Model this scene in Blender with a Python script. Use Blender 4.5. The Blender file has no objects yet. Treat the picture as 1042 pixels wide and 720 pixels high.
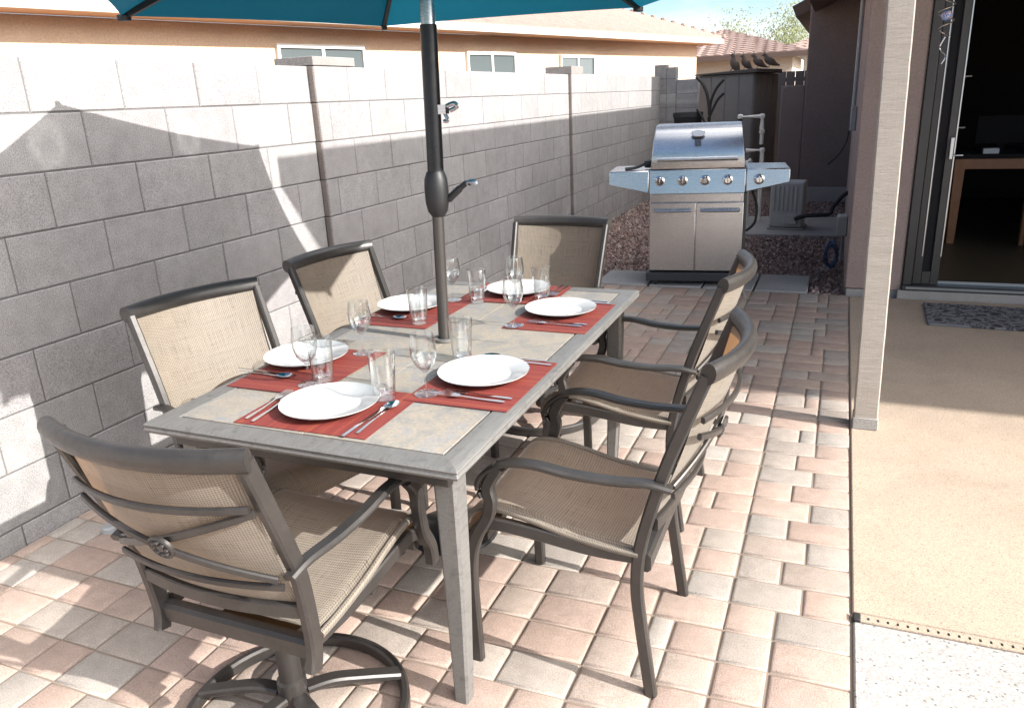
import bpy, math, random
from mathutils import Vector, Matrix, Euler
random.seed(7)
sc = bpy.context.scene
COL = sc.collection
R = math.radians

# ------------------------------------------------------------------ mesh builder
class MB:
    def __init__(s):
        s.v = []; s.f = []; s.c = []; s.cur = None
    def face(s, idx):
        s.f.append(tuple(idx)); s.c.append(s.cur)
    def add(s, vs, fs):
        b = len(s.v); s.v += [tuple(p) for p in vs]
        for f in fs: s.face([b + i for i in f])
        return b
    def box(s, x0, x1, y0, y1, z0, z1, m=None):
        vs = [Vector(p) for p in ((x0,y0,z0),(x1,y0,z0),(x1,y1,z0),(x0,y1,z0),(x0,y0,z1),(x1,y0,z1),(x1,y1,z1),(x0,y1,z1))]
        if m: vs = [m @ p for p in vs]
        s.add(vs, ((3,2,1,0),(4,5,6,7),(0,1,5,4),(1,2,6,5),(2,3,7,6),(3,0,4,7)))
        return s
    def sweep(s, path, prof, up=(0,0,1), scale=None, closed=False, caps=True):
        """prof: list of (a,b): a along side, b along up-ish"""
        P = [Vector(p) for p in path]; n = len(P); k = len(prof); rings = []
        side_prev = None
        for i in range(n):
            if closed: t = P[(i+1) % n] - P[i-1]
            else: t = P[min(i+1, n-1)] - P[max(i-1, 0)]
            t.normalize()
            side = t.cross(Vector(up))
            if side.length < 1e-4: side = side_prev or t.cross(Vector((1,0,0)))
            side.normalize(); side_prev = side
            u = side.cross(t)
            sc_ = scale[i] if scale else 1.0
            b = len(s.v)
            s.v += [tuple(P[i] + side*a*sc_ + u*bb*sc_) for a, bb in prof]
            rings.append(b)
        m = n if closed else n-1
        for i in range(m):
            a, b = rings[i], rings[(i+1) % n]
            for j in range(k):
                j2 = (j+1) % k
                s.face((a+j, a+j2, b+j2, b+j))
        if caps and not closed:
            s.face([rings[0]+j for j in reversed(range(k))]); s.face([rings[-1]+j for j in range(k)])
        return s
    def tube(s, path, r, seg=8, **k):
        return s.sweep(path, circ(r, r, seg), **k)
    def lathe(s, prof, seg=24, o=(0,0,0), closed_top=False):
        rings = []; o = Vector(o)
        for r, z in prof:
            b = len(s.v)
            if r < 1e-5:
                s.v.append(tuple(o + Vector((0,0,z)))); rings.append((b, 1))
            else:
                for j in range(seg):
                    a = 2*math.pi*j/seg
                    s.v.append(tuple(o + Vector((r*math.cos(a), r*math.sin(a), z))))
                rings.append((b, seg))
        for (a, na), (b, nb) in zip(rings, rings[1:]):
            for j in range(seg):
                j2 = (j+1) % seg
                if na == 1 and nb == 1: continue
                if na == 1: s.face((a, b+j2, b+j))
                elif nb == 1: s.face((a+j, a+j2, b))
                else: s.face((a+j, a+j2, b+j2, b+j))
        return s
    def grid(s, fn, nu, nv):
        b = len(s.v)
        for i in range(nu+1):
            for j in range(nv+1): s.v.append(tuple(fn(i/nu, j/nv)))
        for i in range(nu):
            for j in range(nv):
                a = b + i*(nv+1) + j
                s.face((a, a+1, a+nv+2, a+nv+1))
        return s
    def prism(s, pts, z0, z1, m=None):
        n = len(pts)
        vs = [Vector((x, y, z0)) for x, y in pts] + [Vector((x, y, z1)) for x, y in pts]
        if m: vs = [m @ p for p in vs]
        s.add(vs, [tuple(reversed(range(n))), tuple(range(n, 2*n))] + [(i, (i+1) % n, n+(i+1) % n, n+i) for i in range(n)])
        return s
    def build(s, name, mat, parent=None, loc=None, rot=None, bevel=0, smooth=35, seg=2, solid=0, subd=0):
        me = bpy.data.meshes.new(name)
        me.from_pydata(s.v, [], s.f); me.update()
        if any(c is not None for c in s.c):
            at = me.color_attributes.new('tint', 'FLOAT_COLOR', 'CORNER')
            flat = []
            for f, c in zip(s.f, s.c):
                c = c or (1, 1, 1)
                flat += [c[0], c[1], c[2], 1.0]*len(f)
            at.data.foreach_set('color', flat)
        me.materials.append(mat)
        if smooth:
            me.polygons.foreach_set('use_smooth', [True]*len(me.polygons))
            me.set_sharp_from_angle(angle=R(smooth))
        o = bpy.data.objects.new(name, me); COL.objects.link(o)
        if parent: o.parent = parent
        if loc: o.location = loc
        if rot: o.rotation_euler = rot
        if bevel:
            b = o.modifiers.new('bevel', 'BEVEL'); b.width = bevel; b.segments = seg; b.limit_method = 'ANGLE'; b.angle_limit = R(40)
        if solid:
            d = o.modifiers.new('solid', 'SOLIDIFY'); d.thickness = solid; d.offset = 0
        if subd:
            d = o.modifiers.new('subd', 'SUBSURF'); d.levels = subd; d.render_levels = subd
        return o

def circ(a, b, seg=8): return [(a*math.cos(2*math.pi*i/seg), b*math.sin(2*math.pi*i/seg)) for i in range(seg)]
def rect(a, b, c=0.0):
    a /= 2; b /= 2
    if c <= 0: return [(-a,-b),(a,-b),(a,b),(-a,b)]
    return [(-a+c,-b),(a-c,-b),(a,-b+c),(a,b-c),(a-c,b),(-a+c,b),(-a,b-c),(-a,-b+c)]
def spline(pts, n=6):
    P = [Vector(p) for p in pts]; out = []
    for i in range(len(P)-1):
        p0 = P[max(i-1,0)]; p1 = P[i]; p2 = P[i+1]; p3 = P[min(i+2, len(P)-1)]
        for k in range(n):
            t = k/n
            out.append(0.5*((2*p1)+(p2-p0)*t+(2*p0-5*p1+4*p2-p3)*t*t+(3*p1-p0-3*p2+p3)*t**3))
    out.append(P[-1]); return out
def thing(name, label, cat, loc=(0,0,0), rz=0, group=None):
    o = bpy.data.objects.new(name, None); COL.objects.link(o); o.empty_display_size = .1
    o.location = loc; o.rotation_euler = (0, 0, rz)
    return tag(o, label, cat, group)
def tag(o, label, cat, group=None):
    o['label'] = label; o['category'] = cat
    if group: o['group'] = group
    return o
def kind(o, k, label=None):
    o['kind'] = k
    if label: o['label'] = label
    return o
def copy_tree(o, parent=None):
    c = o.copy(); COL.objects.link(c)
    if parent: c.parent = parent
    for ch in list(o.children): copy_tree(ch, c)
    return c

# ------------------------------------------------------------------ materials
class NT:
    def __init__(s, name):
        s.m = bpy.data.materials.new(name); s.m.use_nodes = True
        s.t = s.m.node_tree; s.b = s.t.nodes['Principled BSDF']; s.out = s.t.nodes['Material Output']
        s.co = None
    def n(s, typ, **k):
        x = s.t.nodes.new(typ)
        for a, v in k.items(): setattr(x, a, v)
        return x
    def l(s, a, b): s.t.links.new(a, b)
    def coord(s, sx=1, sy=1, sz=1, kind='Object'):
        tc = s.n('ShaderNodeTexCoord'); mp = s.n('ShaderNodeMapping')
        mp.inputs['Scale'].default_value = (sx, sy, sz); s.l(tc.outputs[kind], mp.inputs[0]); return mp.outputs[0]
    def noise(s, scale, detail=3, rough=.55, vec=None, dist=0):
        x = s.n('ShaderNodeTexNoise'); x.inputs['Scale'].default_value = scale
        x.inputs['Detail'].default_value = detail; x.inputs['Roughness'].default_value = rough; x.inputs['Distortion'].default_value = dist
        s.l(vec if vec is not None else s.coord(), x.inputs['Vector']); return x.outputs['Fac']
    def ramp(s, fac, stops, interp='LINEAR'):
        x = s.n('ShaderNodeValToRGB'); e = x.color_ramp.elements; x.color_ramp.interpolation = interp
        while len(e) < len(stops): e.new(.5)
        for q, (p, c) in zip(e, stops):
            q.position = p; q.color = (c[0], c[1], c[2], 1) if hasattr(c, '__len__') else (c, c, c, 1)
        s.l(fac, x.inputs[0]); return x.outputs[0]
    def mix(s, a, b, fac, mode='MIX'):
        x = s.n('ShaderNodeMix', data_type='RGBA', blend_type=mode)
        for sock, v in ((x.inputs[0], fac), (x.inputs[6], a), (x.inputs[7], b)):
            if isinstance(v, bpy.types.NodeSocket): s.l(v, sock)
            elif hasattr(v, '__len__'): sock.default_value = (v[0], v[1], v[2], 1)
            else: sock.default_value = v if sock.type == 'VALUE' else (v, v, v, 1)
        return x.outputs[2]
    def math(s, op, a, b=None):
        x = s.n('ShaderNodeMath', operation=op)
        for i, v in enumerate((a, b)):
            if v is None: continue
            if isinstance(v, bpy.types.NodeSocket): s.l(v, x.inputs[i])
            else: x.inputs[i].default_value = v
        return x.outputs[0]
    def attr(s, name='tint'):
        x = s.n('ShaderNodeAttribute'); x.attribute_name = name; return x.outputs['Color']
    def base(s, c):
        if isinstance(c, bpy.types.NodeSocket): s.l(c, s.b.inputs['Base Color'])
        else: s.b.inputs['Base Color'].default_value = (c[0], c[1], c[2], 1)
        return s
    def set(s, rough=None, metal=None, **k):
        for nm, v in (('Roughness', rough), ('Metallic', metal)):
            if v is None: continue
            if isinstance(v, bpy.types.NodeSocket): s.l(v, s.b.inputs[nm])
            else: s.b.inputs[nm].default_value = v
        for nm, v in k.items(): s.b.inputs[nm.replace('_', ' ')].default_value = v
        return s
    def bump(s, h, strength=.3, dist=.01):
        x = s.n('ShaderNodeBump'); x.inputs['Strength'].default_value = strength; x.inputs['Distance'].default_value = dist
        s.l(h, x.inputs['Height']); s.l(x.outputs[0], s.b.inputs['Normal']); return s

def simple(name, c, rough=.6, metal=0, var=.12, vs=8, bump=0, bscale=200, bdist=.002):
    t = NT(name); f = t.noise(vs, 4)
    t.base(t.mix([v*(1-var) for v in c], [min(1, v*(1+var)) for v in c], f)).set(rough=rough, metal=metal)
    if bump: t.bump(t.noise(bscale, 3), bump, bdist)
    return t.m

def m_block():
    t = NT('concrete_block'); v = t.coord()
    sp = t.noise(230, 2, .7, v); mid = t.noise(14, 4, .6, v); big = t.noise(1.6, 3, .5, v)
    c = t.mix(t.attr(), t.ramp(sp, ((.28, .5), (.5, 1.0), (.72, 1.38))), 1, 'MULTIPLY')
    c = t.mix(c, t.ramp(mid, ((.3, .9), (.7, 1.1))), 1, 'MULTIPLY')
    c = t.mix(c, t.ramp(big, ((.3, .93), (.7, 1.06))), 1, 'MULTIPLY')
    # two pale mineral rings on the second course
    for (y, z, r) in ((.035, 1.392, .085), (.712, 1.372, .075)):
        d = t.n('ShaderNodeVectorMath', operation='DISTANCE')
        mp = t.n('ShaderNodeMapping'); mp.inputs['Scale'].default_value = (0, 1.25, 1); tc = t.n('ShaderNodeTexCoord')
        t.l(tc.outputs['Object'], mp.inputs[0]); t.l(mp.outputs[0], d.inputs[0]); d.inputs[1].default_value = (0, y*1.25, z)
        dd = t.math('ADD', d.outputs['Value'], t.math('MULTIPLY', t.math('SUBTRACT', t.noise(22, 4, .7, v), .5), .05))
        k = t.ramp(t.math('DIVIDE', dd, r*1.5), ((.15, .3), (.52, .95), (.72, .5), (.85, 0)))
        c = t.mix(c, (.47, .46, .44), t.math('MULTIPLY', k, t.ramp(t.noise(60, 3, .7, v), ((.3, .2), (.65, .62)))))
    sepz = t.n('ShaderNodeSeparateXYZ'); t.l(v, sepz.inputs[0])
    eff = t.math('MULTIPLY', t.ramp(t.noise(4.5, 6, .75, v, .5), ((.52, 0), (.68, .55))), t.ramp(sepz.outputs[2], ((.05, 1), (.75, .12))))
    c = t.mix(c, (.40, .39, .375), eff)
    t.base(c).set(rough=.95)
    h = t.mix(sp, mid, .35)
    t.bump(h, .55, .006); return t.m
def m_mortar():
    return simple('mortar', (.135, .13, .13), .95, bump=.4, bscale=120)
def m_paver():
    t = NT('paver'); v = t.coord()
    sp = t.noise(260, 2, .7, v); mid = t.noise(18, 4, .65, v); big = t.noise(1.1, 3, .5, v)
    c = t.mix(t.attr(), t.ramp(sp, ((.3, .72), (.5, 1.0), (.7, 1.22))), 1, 'MULTIPLY')
    c = t.mix(c, t.ramp(mid, ((.3, .88), (.7, 1.1))), 1, 'MULTIPLY')
    c = t.mix(c, t.ramp(big, ((.3, .92), (.7, 1.06))), 1, 'MULTIPLY')
    st = t.ramp(t.noise(3.1, 5, .7, v), ((.66, 0), (.75, .35)))
    c = t.mix(c, (.3, .25, .21), st)
    t.base(c).set(rough=.93)
    t.bump(t.mix(sp, mid, .4), .5, .005); return t.m
def m_slab(name, c1, c2, speck, ss=90):
    t = NT(name); v = t.coord()
    c = t.mix(c1, c2, t.noise(3, 4, .6, v))
    c = t.mix(c, t.ramp(t.noise(ss*2.2, 2, .6, v), ((.35, .8), (.6, 1.12))), 1, 'MULTIPLY')
    vo = t.n('ShaderNodeTexVoronoi'); vo.inputs['Scale'].default_value = ss; t.l(v, vo.inputs['Vector'])
    k = t.ramp(vo.outputs['Distance'], ((.12, 1), (.3, 0)))
    sel = t.ramp(t.noise(ss*.35, 2, .5, v), ((.42, 0), (.52, .85)))
    c = t.mix(c, speck, t.math('MULTIPLY', k, sel))
    c = t.mix(c, t.ramp(t.noise(1.3, 6, .68, v, .4), ((.32, .86), (.5, 1.0), (.7, 1.06))), 1, 'MULTIPLY')
    c = t.mix(c, [x*.6 for x in c1], t.ramp(t.noise(2.6, 7, .75, v, .8), ((.62, 0), (.7, .28), (.72, 0))))
    t.base(c).set(rough=.9); t.bump(t.noise(ss*2.5, 2, .6, v), .3, .003); return t.m
def m_stucco(name, c, sc_=75):
    t = NT(name); v = t.coord(); a = t.noise(sc_, 4, .7, v)
    col = t.mix([x*.86 for x in c], [x*1.12 for x in c], t.noise(2.2, 4, .6, v))
    col = t.mix(col, t.ramp(a, ((.3, .8), (.7, 1.12))), 1, 'MULTIPLY')
    t.base(col).set(rough=.95).bump(a, .7, .012); return t.m
def m_post():
    t = NT('painted_rough_wood'); v = t.coord(1, 1, 1)
    saw = t.noise(24, 6, .8, t.coord(.5, .5, 4.5), .6); gr = t.noise(38, 4, .65, t.coord(6, 6, .12))
    c = t.mix((.315, .275, .24), (.41, .37, .33), t.noise(7, 4, .6, v))
    c = t.mix(c, t.ramp(saw, ((.3, .88), (.6, 1.05))), 1, 'MULTIPLY')
    c = t.mix(c, t.ramp(gr, ((.28, .75), (.42, 1))), .25, 'MULTIPLY')
    c = t.mix(c, (.3, .25, .21), t.ramp(t.noise(9, 5, .7, v), ((.68, 0), (.76, .7))))
    t.base(c).set(rough=.9).bump(t.mix(saw, gr, .2), .8, .006); return t.m
def m_frame(name, c, rough=.38, coat=0.0):
    t = NT(name); v = t.coord()
    br = t.noise(60, 4, .7, v); f = t.noise(9, 4, .6, v); g1 = t.noise(30, 4, .65, t.coord(.4, 9, 9)); g2 = t.noise(30, 4, .65, t.coord(9, 1, 1))
    col = t.mix([x*.9 for x in c], [min(1, x*1.18) for x in c], t.ramp(t.mix(g1, g2, .5), ((.4, 0), (.66, 1))))
    col = t.mix(col, t.ramp(f, ((.3, .8), (.7, 1.2))), 1, 'MULTIPLY')
    t.base(col).set(metal=.5, rough=t.ramp(br, ((.3, rough*.9), (.7, rough*1.35))), Coat_Weight=coat, Coat_Roughness=.38, Coat_IOR=1.7).bump(br, .06, .002); return t.m
def m_sling():
    t = NT('woven_sling'); tc = t.n('ShaderNodeTexCoord'); sx = t.n('ShaderNodeSeparateXYZ'); t.l(tc.outputs['Object'], sx.inputs[0])
    run_ = t.math('SUBTRACT', sx.outputs[1], sx.outputs[2]); cb = t.n('ShaderNodeCombineXYZ'); t.l(sx.outputs[0], cb.inputs[0]); t.l(run_, cb.inputs[1])
    def sc2(a, b_):
        m_ = t.n('ShaderNodeMapping'); m_.inputs['Scale'].default_value = (a, b_, 1); t.l(cb.outputs[0], m_.inputs[0]); return m_.outputs[0]
    w1 = t.n('ShaderNodeTexWave', wave_type='BANDS', bands_direction='X'); w1.inputs['Scale'].default_value = 52
    w2 = t.n('ShaderNodeTexWave', wave_type='BANDS', bands_direction='Y'); w2.inputs['Scale'].default_value = 52
    t.l(cb.outputs[0], w1.inputs['Vector']); t.l(cb.outputs[0], w2.inputs['Vector'])
    s1 = t.noise(36, 3, .6, sc2(9, .22)); s2 = t.noise(36, 3, .6, sc2(.2, 8)); s3 = t.noise(36, 2, .6, sc2(.35, 14))
    c = t.mix((.15, .122, .095), (.385, .342, .285), s1)
    c = t.mix(c, t.mix((.14, .114, .088), (.40, .352, .285), s2), .55)
    c = t.mix(c, (.085, .065, .048), t.ramp(t.mix(s1, s3, .6), ((.35, .8), (.45, 0))))
    wv = t.mix(w1.outputs['Fac'], w2.outputs['Fac'], .5)
    c = t.mix(c, t.ramp(wv, ((.15, .58), (.6, 1.14))), 1, 'MULTIPLY')
    t.base(c).set(rough=.6, Sheen_Weight=.35, Sheen_Roughness=.4).bump(wv, .25, .002)
    tr = t.n('ShaderNodeBsdfTranslucent'); ms = t.n('ShaderNodeMixShader'); ms.inputs[0].default_value = .32
    t.l(t.mix(c, (1.55, .88, .38), 1, 'MULTIPLY'), tr.inputs['Color'])
    t.l(t.b.outputs[0], ms.inputs[1]); t.l(tr.outputs[0], ms.inputs[2]); t.l(ms.outputs[0], t.out.inputs[0]); return t.m
def m_canopy():
    t = NT('teal_canvas'); v = t.coord()
    c = t.mix((.003, .078, .122), (.004, .095, .146), t.noise(3, 3, .5, v)); t.base(c).set(rough=.8)
    wv = t.noise(300, 2, .6, v); t.bump(wv, .1, .001)
    tr = t.n('ShaderNodeBsdfTranslucent'); ms = t.n('ShaderNodeMixShader'); ms.inputs[0].default_value = .5
    t.l(c, tr.inputs['Color']); t.l(t.b.outputs[0], ms.inputs[1]); t.l(tr.outputs[0], ms.inputs[2]); t.l(ms.outputs[0], t.out.inputs[0]); return t.m
def m_glass(name='thin_glass', tint=(.96, .98, .98), gl=1.0):
    t = NT(name); fr = t.n('ShaderNodeLayerWeight'); fr.inputs['Blend'].default_value = .5
    tp = t.n('ShaderNodeBsdfTransparent'); t.l(t.mix((.965, .975, .975), (.33, .36, .37), t.math('POWER', fr.outputs['Facing'], 4.0)), tp.inputs[0])
    g = t.n('ShaderNodeBsdfGlossy'); g.inputs['Roughness'].default_value = .05; g.inputs['Color'].default_value = (1, 1, 1, 1)
    ms = t.n('ShaderNodeMixShader'); t.l(t.math('ADD', t.math('MULTIPLY', t.math('POWER', fr.outputs['Facing'], 2.6), .9), .09), ms.inputs[0])
    t.l(tp.outputs[0], ms.inputs[1]); t.l(g.outputs[0], ms.inputs[2]); t.l(ms.outputs[0], t.out.inputs[0]); t.t.nodes.remove(t.b); return t.m
def m_steel(name='brushed_steel', c=(.62, .62, .63), rough=.26):
    t = NT(name); br = t.noise(260, 2, .6, t.coord(.04, .04, 5)); bl = t.noise(4, 3, .5)
    t.base(t.mix([x*.85 for x in c], c, bl)).set(metal=1, rough=t.ramp(br, ((.3, rough*.92), (.7, rough*1.08)))); return t.m
def m_slate():
    t = NT('slate_tile'); v = t.coord()
    n1 = t.noise(5.5, 6, .65, v, 1.2); n2 = t.noise(2.3, 4, .6, v, .6)
    c = t.ramp(n1, ((.25, (.165, .16, .155)), (.42, (.235, .228, .215)), (.52, (.30, .268, .225)), (.62, (.235, .24, .245)), (.70, (.32, .285, .24)), (.82, (.25, .24, .225))))
    c = t.mix(c, t.ramp(n2, ((.35, (.85, .85, .87)), (.65, (1.1, 1.04, .96)))), 1, 'MULTIPLY')
    c = t.mix(c, t.ramp(t.noise(120, 3, .6, v), ((.3, .85), (.7, 1.12))), 1, 'MULTIPLY')
    t.base(c).set(rough=t.ramp(n1, ((.3, .42), (.7, .62)))).bump(n1, .25, .006); return t.m
def m_tableframe():
    t = NT('table_frame'); gr = t.noise(22, 4, .65, t.coord(9, .5, 9)); v = t.coord()
    c = t.mix((.10, .095, .09), (.235, .23, .22), gr); c = t.mix(c, (.08, .075, .07), t.ramp(t.noise(30, 4, .7, v), ((.55, 0), (.7, .6))))
    t.base(c).set(metal=.25, rough=.45).bump(gr, .12, .002); return t.m
def m_mat():
    t = NT('placemat_weave'); v = t.coord()
    w = t.n('ShaderNodeTexWave', wave_type='BANDS', bands_direction='X'); w.inputs['Scale'].default_value = 90; t.l(v, w.inputs['Vector'])
    w2 = t.n('ShaderNodeTexWave', wave_type='BANDS', bands_direction='Y'); w2.inputs['Scale'].default_value = 90; t.l(v, w2.inputs['Vector'])
    st = t.noise(9, 3, .5, t.coord(6, .12, 1))
    c = t.ramp(st, ((.3, (.145, .022, .019)), (.5, (.195, .031, .025)), (.68, (.25, .056, .028)), (.76, (.165, .025, .021))))
    wv = t.mix(w.outputs['Fac'], w2.outputs['Fac'], .5)
    c = t.mix(c, t.ramp(wv, ((.2, .72), (.7, 1.12))), 1, 'MULTIPLY')
    t.base(c).set(rough=.7).bump(wv, .3, .002); return t.m
def m_gravel():
    t = NT('gravel_stone'); v = t.coord()
    c = t.mix(t.attr(), t.ramp(t.noise(90, 3, .7, v), ((.3, .75), (.7, 1.2))), 1, 'MULTIPLY'); t.base(c).set(rough=.95); return t.m
def m_ground():
    t = NT('gravel_bed'); v = t.coord()
    vo = t.n('ShaderNodeTexVoronoi'); vo.inputs['Scale'].default_value = 34; t.l(v, vo.inputs['Vector'])
    hs = t.n('ShaderNodeSeparateColor'); t.l(vo.outputs['Color'], hs.inputs[0])
    c = t.ramp(hs.outputs[0], ((.1, (.13, .085, .075)), (.45, (.2, .135, .115)), (.7, (.27, .19, .165)), (.95, (.33, .27, .24))))
    t.base(c).set(rough=.95).bump(vo.outputs['Distance'], .8, .03); return t.m
def m_roof(name, c):
    t = NT(name); v = t.coord()
    c2 = t.mix([x*.8 for x in c], [x*1.15 for x in c], t.noise(3.5, 4, .7, v)); c2 = t.mix(c2, t.ramp(t.noise(40, 3, .6, v), ((.3, .85), (.7, 1.1))), 1, 'MULTIPLY')
    t.base(c2).set(rough=.9); return t.m
def m_doormat():
    t = NT('doormat_pile'); v = t.coord()
    vo = t.n('ShaderNodeTexVoronoi', feature='SMOOTH_F1'); vo.inputs['Scale'].default_value = 11; vo.inputs['Smoothness'].default_value = .3
    wv = t.noise(9, 3, .6, v, 2.2); t.l(v, vo.inputs['Vector'])
    k = t.ramp(t.mix(wv, vo.outputs['Distance'], .45), ((.40, 1), (.43, 0), (.52, 0), (.54, .9), (.60, .9), (.62, 0)))
    c = t.mix((.20, .20, .215), (.035, .035, .045), k)
    c = t.mix(c, t.ramp(t.noise(300, 2, .6, v), ((.3, .6), (.7, 1.3))), 1, 'MULTIPLY')
    t.base(c).set(rough=1).bump(t.noise(400, 2), .6, .004); return t.m

M = dict(
    block=m_block(), mortar=m_mortar(), paver=m_paver(), sand=simple('joint_sand', (.22, .175, .14), .95),
    slab=m_slab('tan_patio_coating', (.375, .292, .222), (.43, .343, .265), (.20, .14, .095)),
    deck=m_slab('pale_pool_deck', (.33, .313, .297), (.38, .363, .343), (.09, .087, .087), 62),
    concrete=m_slab('plain_concrete', (.30, .285, .27), (.36, .345, .33), (.22, .21, .2)),
    stone=m_slab('grey_stepping_stone', (.25, .25, .255), (.30, .30, .305), (.2, .2, .2)),
    stucco=m_stucco('house_stucco', (.36, .275, .245)), stuccodark=m_stucco('dark_stucco', (.22, .172, .155)),
    neighbor=m_stucco('peach_stucco', (.62, .46, .325), 40), neighbor2=m_stucco('cream_stucco', (.56, .50, .40), 40),
    fascia=simple('cream_fascia', (.58, .53, .47), .7), brownfascia=simple('brown_fascia', (.11, .075, .06), .7),
    soffit=simple('tan_soffit', (.50, .30, .18), .8), tile=m_roof('clay_tile', (.27, .185, .158)), tile2=m_roof('brown_tile', (.25, .175, .15)),
    post=m_post(), frame=m_frame('bronze_frame', (.047, .042, .039), .40, .3), frame_dark=m_frame('dark_bronze_frame', (.055, .05, .048), .34),
    sling=m_sling(), canopy=m_canopy(), slate=m_slate(), tframe=m_tableframe(), mat=m_mat(),
    glass=m_glass(), steel=m_steel(), cutlery=m_steel('polished_steel', (.72, .72, .72), .12),
    porcelain=simple('white_porcelain', (.55, .55, .545), .12, var=.01),
    black=simple('black_paint', (.012, .012, .013), .5), rubber=simple('black_rubber', (.02, .02, .02), .7), pole_low=simple('grey_bronze_pole', (.075, .068, .063), .35, .5, var=.05), pole_dark=m_frame('black_pole', (.03, .03, .032), .3),
    navy=simple('dark_base_paint', (.02, .023, .03), .5), gravel=m_gravel(), ground=m_ground(),
    door=simple('bronze_aluminium', (.075, .072, .07), .42, .5), alu=simple('bare_aluminium', (.62, .63, .65), .3, 1, var=.04),
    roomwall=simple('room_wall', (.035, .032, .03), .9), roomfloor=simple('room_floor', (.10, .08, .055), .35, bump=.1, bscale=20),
    wood=simple('orange_wood', (.30, .13, .06), .45, var=.3, vs=12), screen=simple('dark_plastic', (.006, .006, .008), .85),
    paper=simple('white_plastic', (.6, .62, .68), .5), pvc=simple('white_pvc', (.8, .76, .68), .45),
    beige=simple('grey_beige_plastic', (.42, .42, .39), .55), meter=simple('grey_box_paint', (.30, .31, .32), .5),
    blue=simple('blue_hose', (.05, .085, .16), .5), shed=simple('shed_plastic', (.23, .215, .2), .75, bump=.2, bscale=60), shedroof=simple('shed_lid_plastic', (.075, .068, .06), .7),
    iron=simple('black_iron', (.015, .014, .014), .6), doormat=m_doormat(), bird=simple('dark_rusted_metal', (.10, .075, .06), .7),
    window=None, leaf=None, bark=simple('green_bark', (.22, .22, .10), .9), wframe=simple('white_vinyl', (.72, .71, .68), .5),
    pot=simple('dark_pot', (.03, .03, .033), .6), fence=simple('grey_fence', (.14, .135, .135), .8),
)
def m_win():
    t = NT('window_glass'); t.base((.10, .12, .125)).set(rough=.08, metal=0); return t.m
M['window'] = m_win()
def m_leaf():
    t = NT('palo_verde_leaf'); c = t.mix((.22, .25, .12), (.32, .34, .19), t.noise(6, 3)); t.base(c).set(rough=.7)
    tr = t.n('ShaderNodeBsdfTranslucent'); ms = t.n('ShaderNodeMixShader'); ms.inputs[0].default_value = .35
    t.l(c, tr.inputs['Color']); t.l(t.b.outputs[0], ms.inputs[1]); t.l(tr.outputs[0], ms.inputs[2]); t.l(ms.outputs[0], t.out.inputs[0]); return t.m
M['leaf'] = m_leaf()

# ------------------------------------------------------------------ ground, pavers, slab
g = MB(); g.add([(-150,-150,-.045),(150,-150,-.045),(150,300,-.045),(-150,300,-.045)], [(0,1,2,3)])
kind(g.build('ground', M['ground'], smooth=0), 'structure')
b = MB(); b.box(0, 2.792, -4.2, 4.0, -.04, -.0065); kind(b.build('paver_bed', M['sand'], smooth=0), 'structure')

def paver(mb, x0, x1, y0, y1, col):
    g_ = .0023; bv = .0072; z = random.uniform(-.0012, .0012); dz = [random.uniform(-.0012, .0012) for _ in range(4)]
    j = lambda: random.uniform(-.0016, .0016)
    x0 += g_ + j(); x1 -= g_ - j(); y0 += g_ + j(); y1 -= g_ - j()
    o = [(x0,y0),(x1,y0),(x1,y1),(x0,y1)]; i1 = [(x0+bv*.45,y0+bv*.45),(x1-bv*.45,y0+bv*.45),(x1-bv*.45,y1-bv*.45),(x0+bv*.45,y1-bv*.45)]
    i2 = [(x0+bv*1.5,y0+bv*1.5),(x1-bv*1.5,y0+bv*1.5),(x1-bv*1.5,y1-bv*1.5),(x0+bv*1.5,y1-bv*1.5)]
    vs = [(x,y,-.03) for x,y in o] + [(x,y,z+d-.008) for (x,y),d in zip(o,dz)] + [(x,y,z+d-.003) for (x,y),d in zip(i1,dz)] + [(x,y,z+d) for (x,y),d in zip(i2,dz)]
    fs = [(12,13,14,15)]
    for a in (0,4,8):
        for k in range(4): fs.append((a+k, a+(k+1)%4, a+4+(k+1)%4, a+4+k))
    mb.cur = col; mb.add(vs, fs)
pal = [(.325,.24,.20),(.332,.252,.21),(.312,.252,.214),(.305,.262,.228),(.292,.26,.232),(.34,.252,.208),(.308,.23,.193),(.30,.262,.23)]
pv = MB(); PITCH = .1365; y0r = .072 - 32*PITCH; nrow = int((4.0 - y0r)/PITCH)
for r in range(nrow):
    y0 = y0r + r*PITCH; y1 = y0 + PITCH
    if r == nrow-1: y1 = 4.0
    xr = 2.788; shift = 0.0
    while xr > 0.02:
        w = random.choice(((.204,.136),(.136,.204),(.204,.136),(.136,.204),(.136,.068,.136)))
        for q in w:
            xl = max(xr - q, 0.0)
            if xl < .045: xl = 0.0
            c = random.choice(pal); f = random.uniform(1.03, 1.2)
            paver(pv, xl, xr, y0, y1, (c[0]*f, c[1]*f, c[2]*f)); xr = xl
            if xr <= 0.0: break
kind(pv.build('pavers', M['paver'], smooth=50), 'structure')

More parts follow.
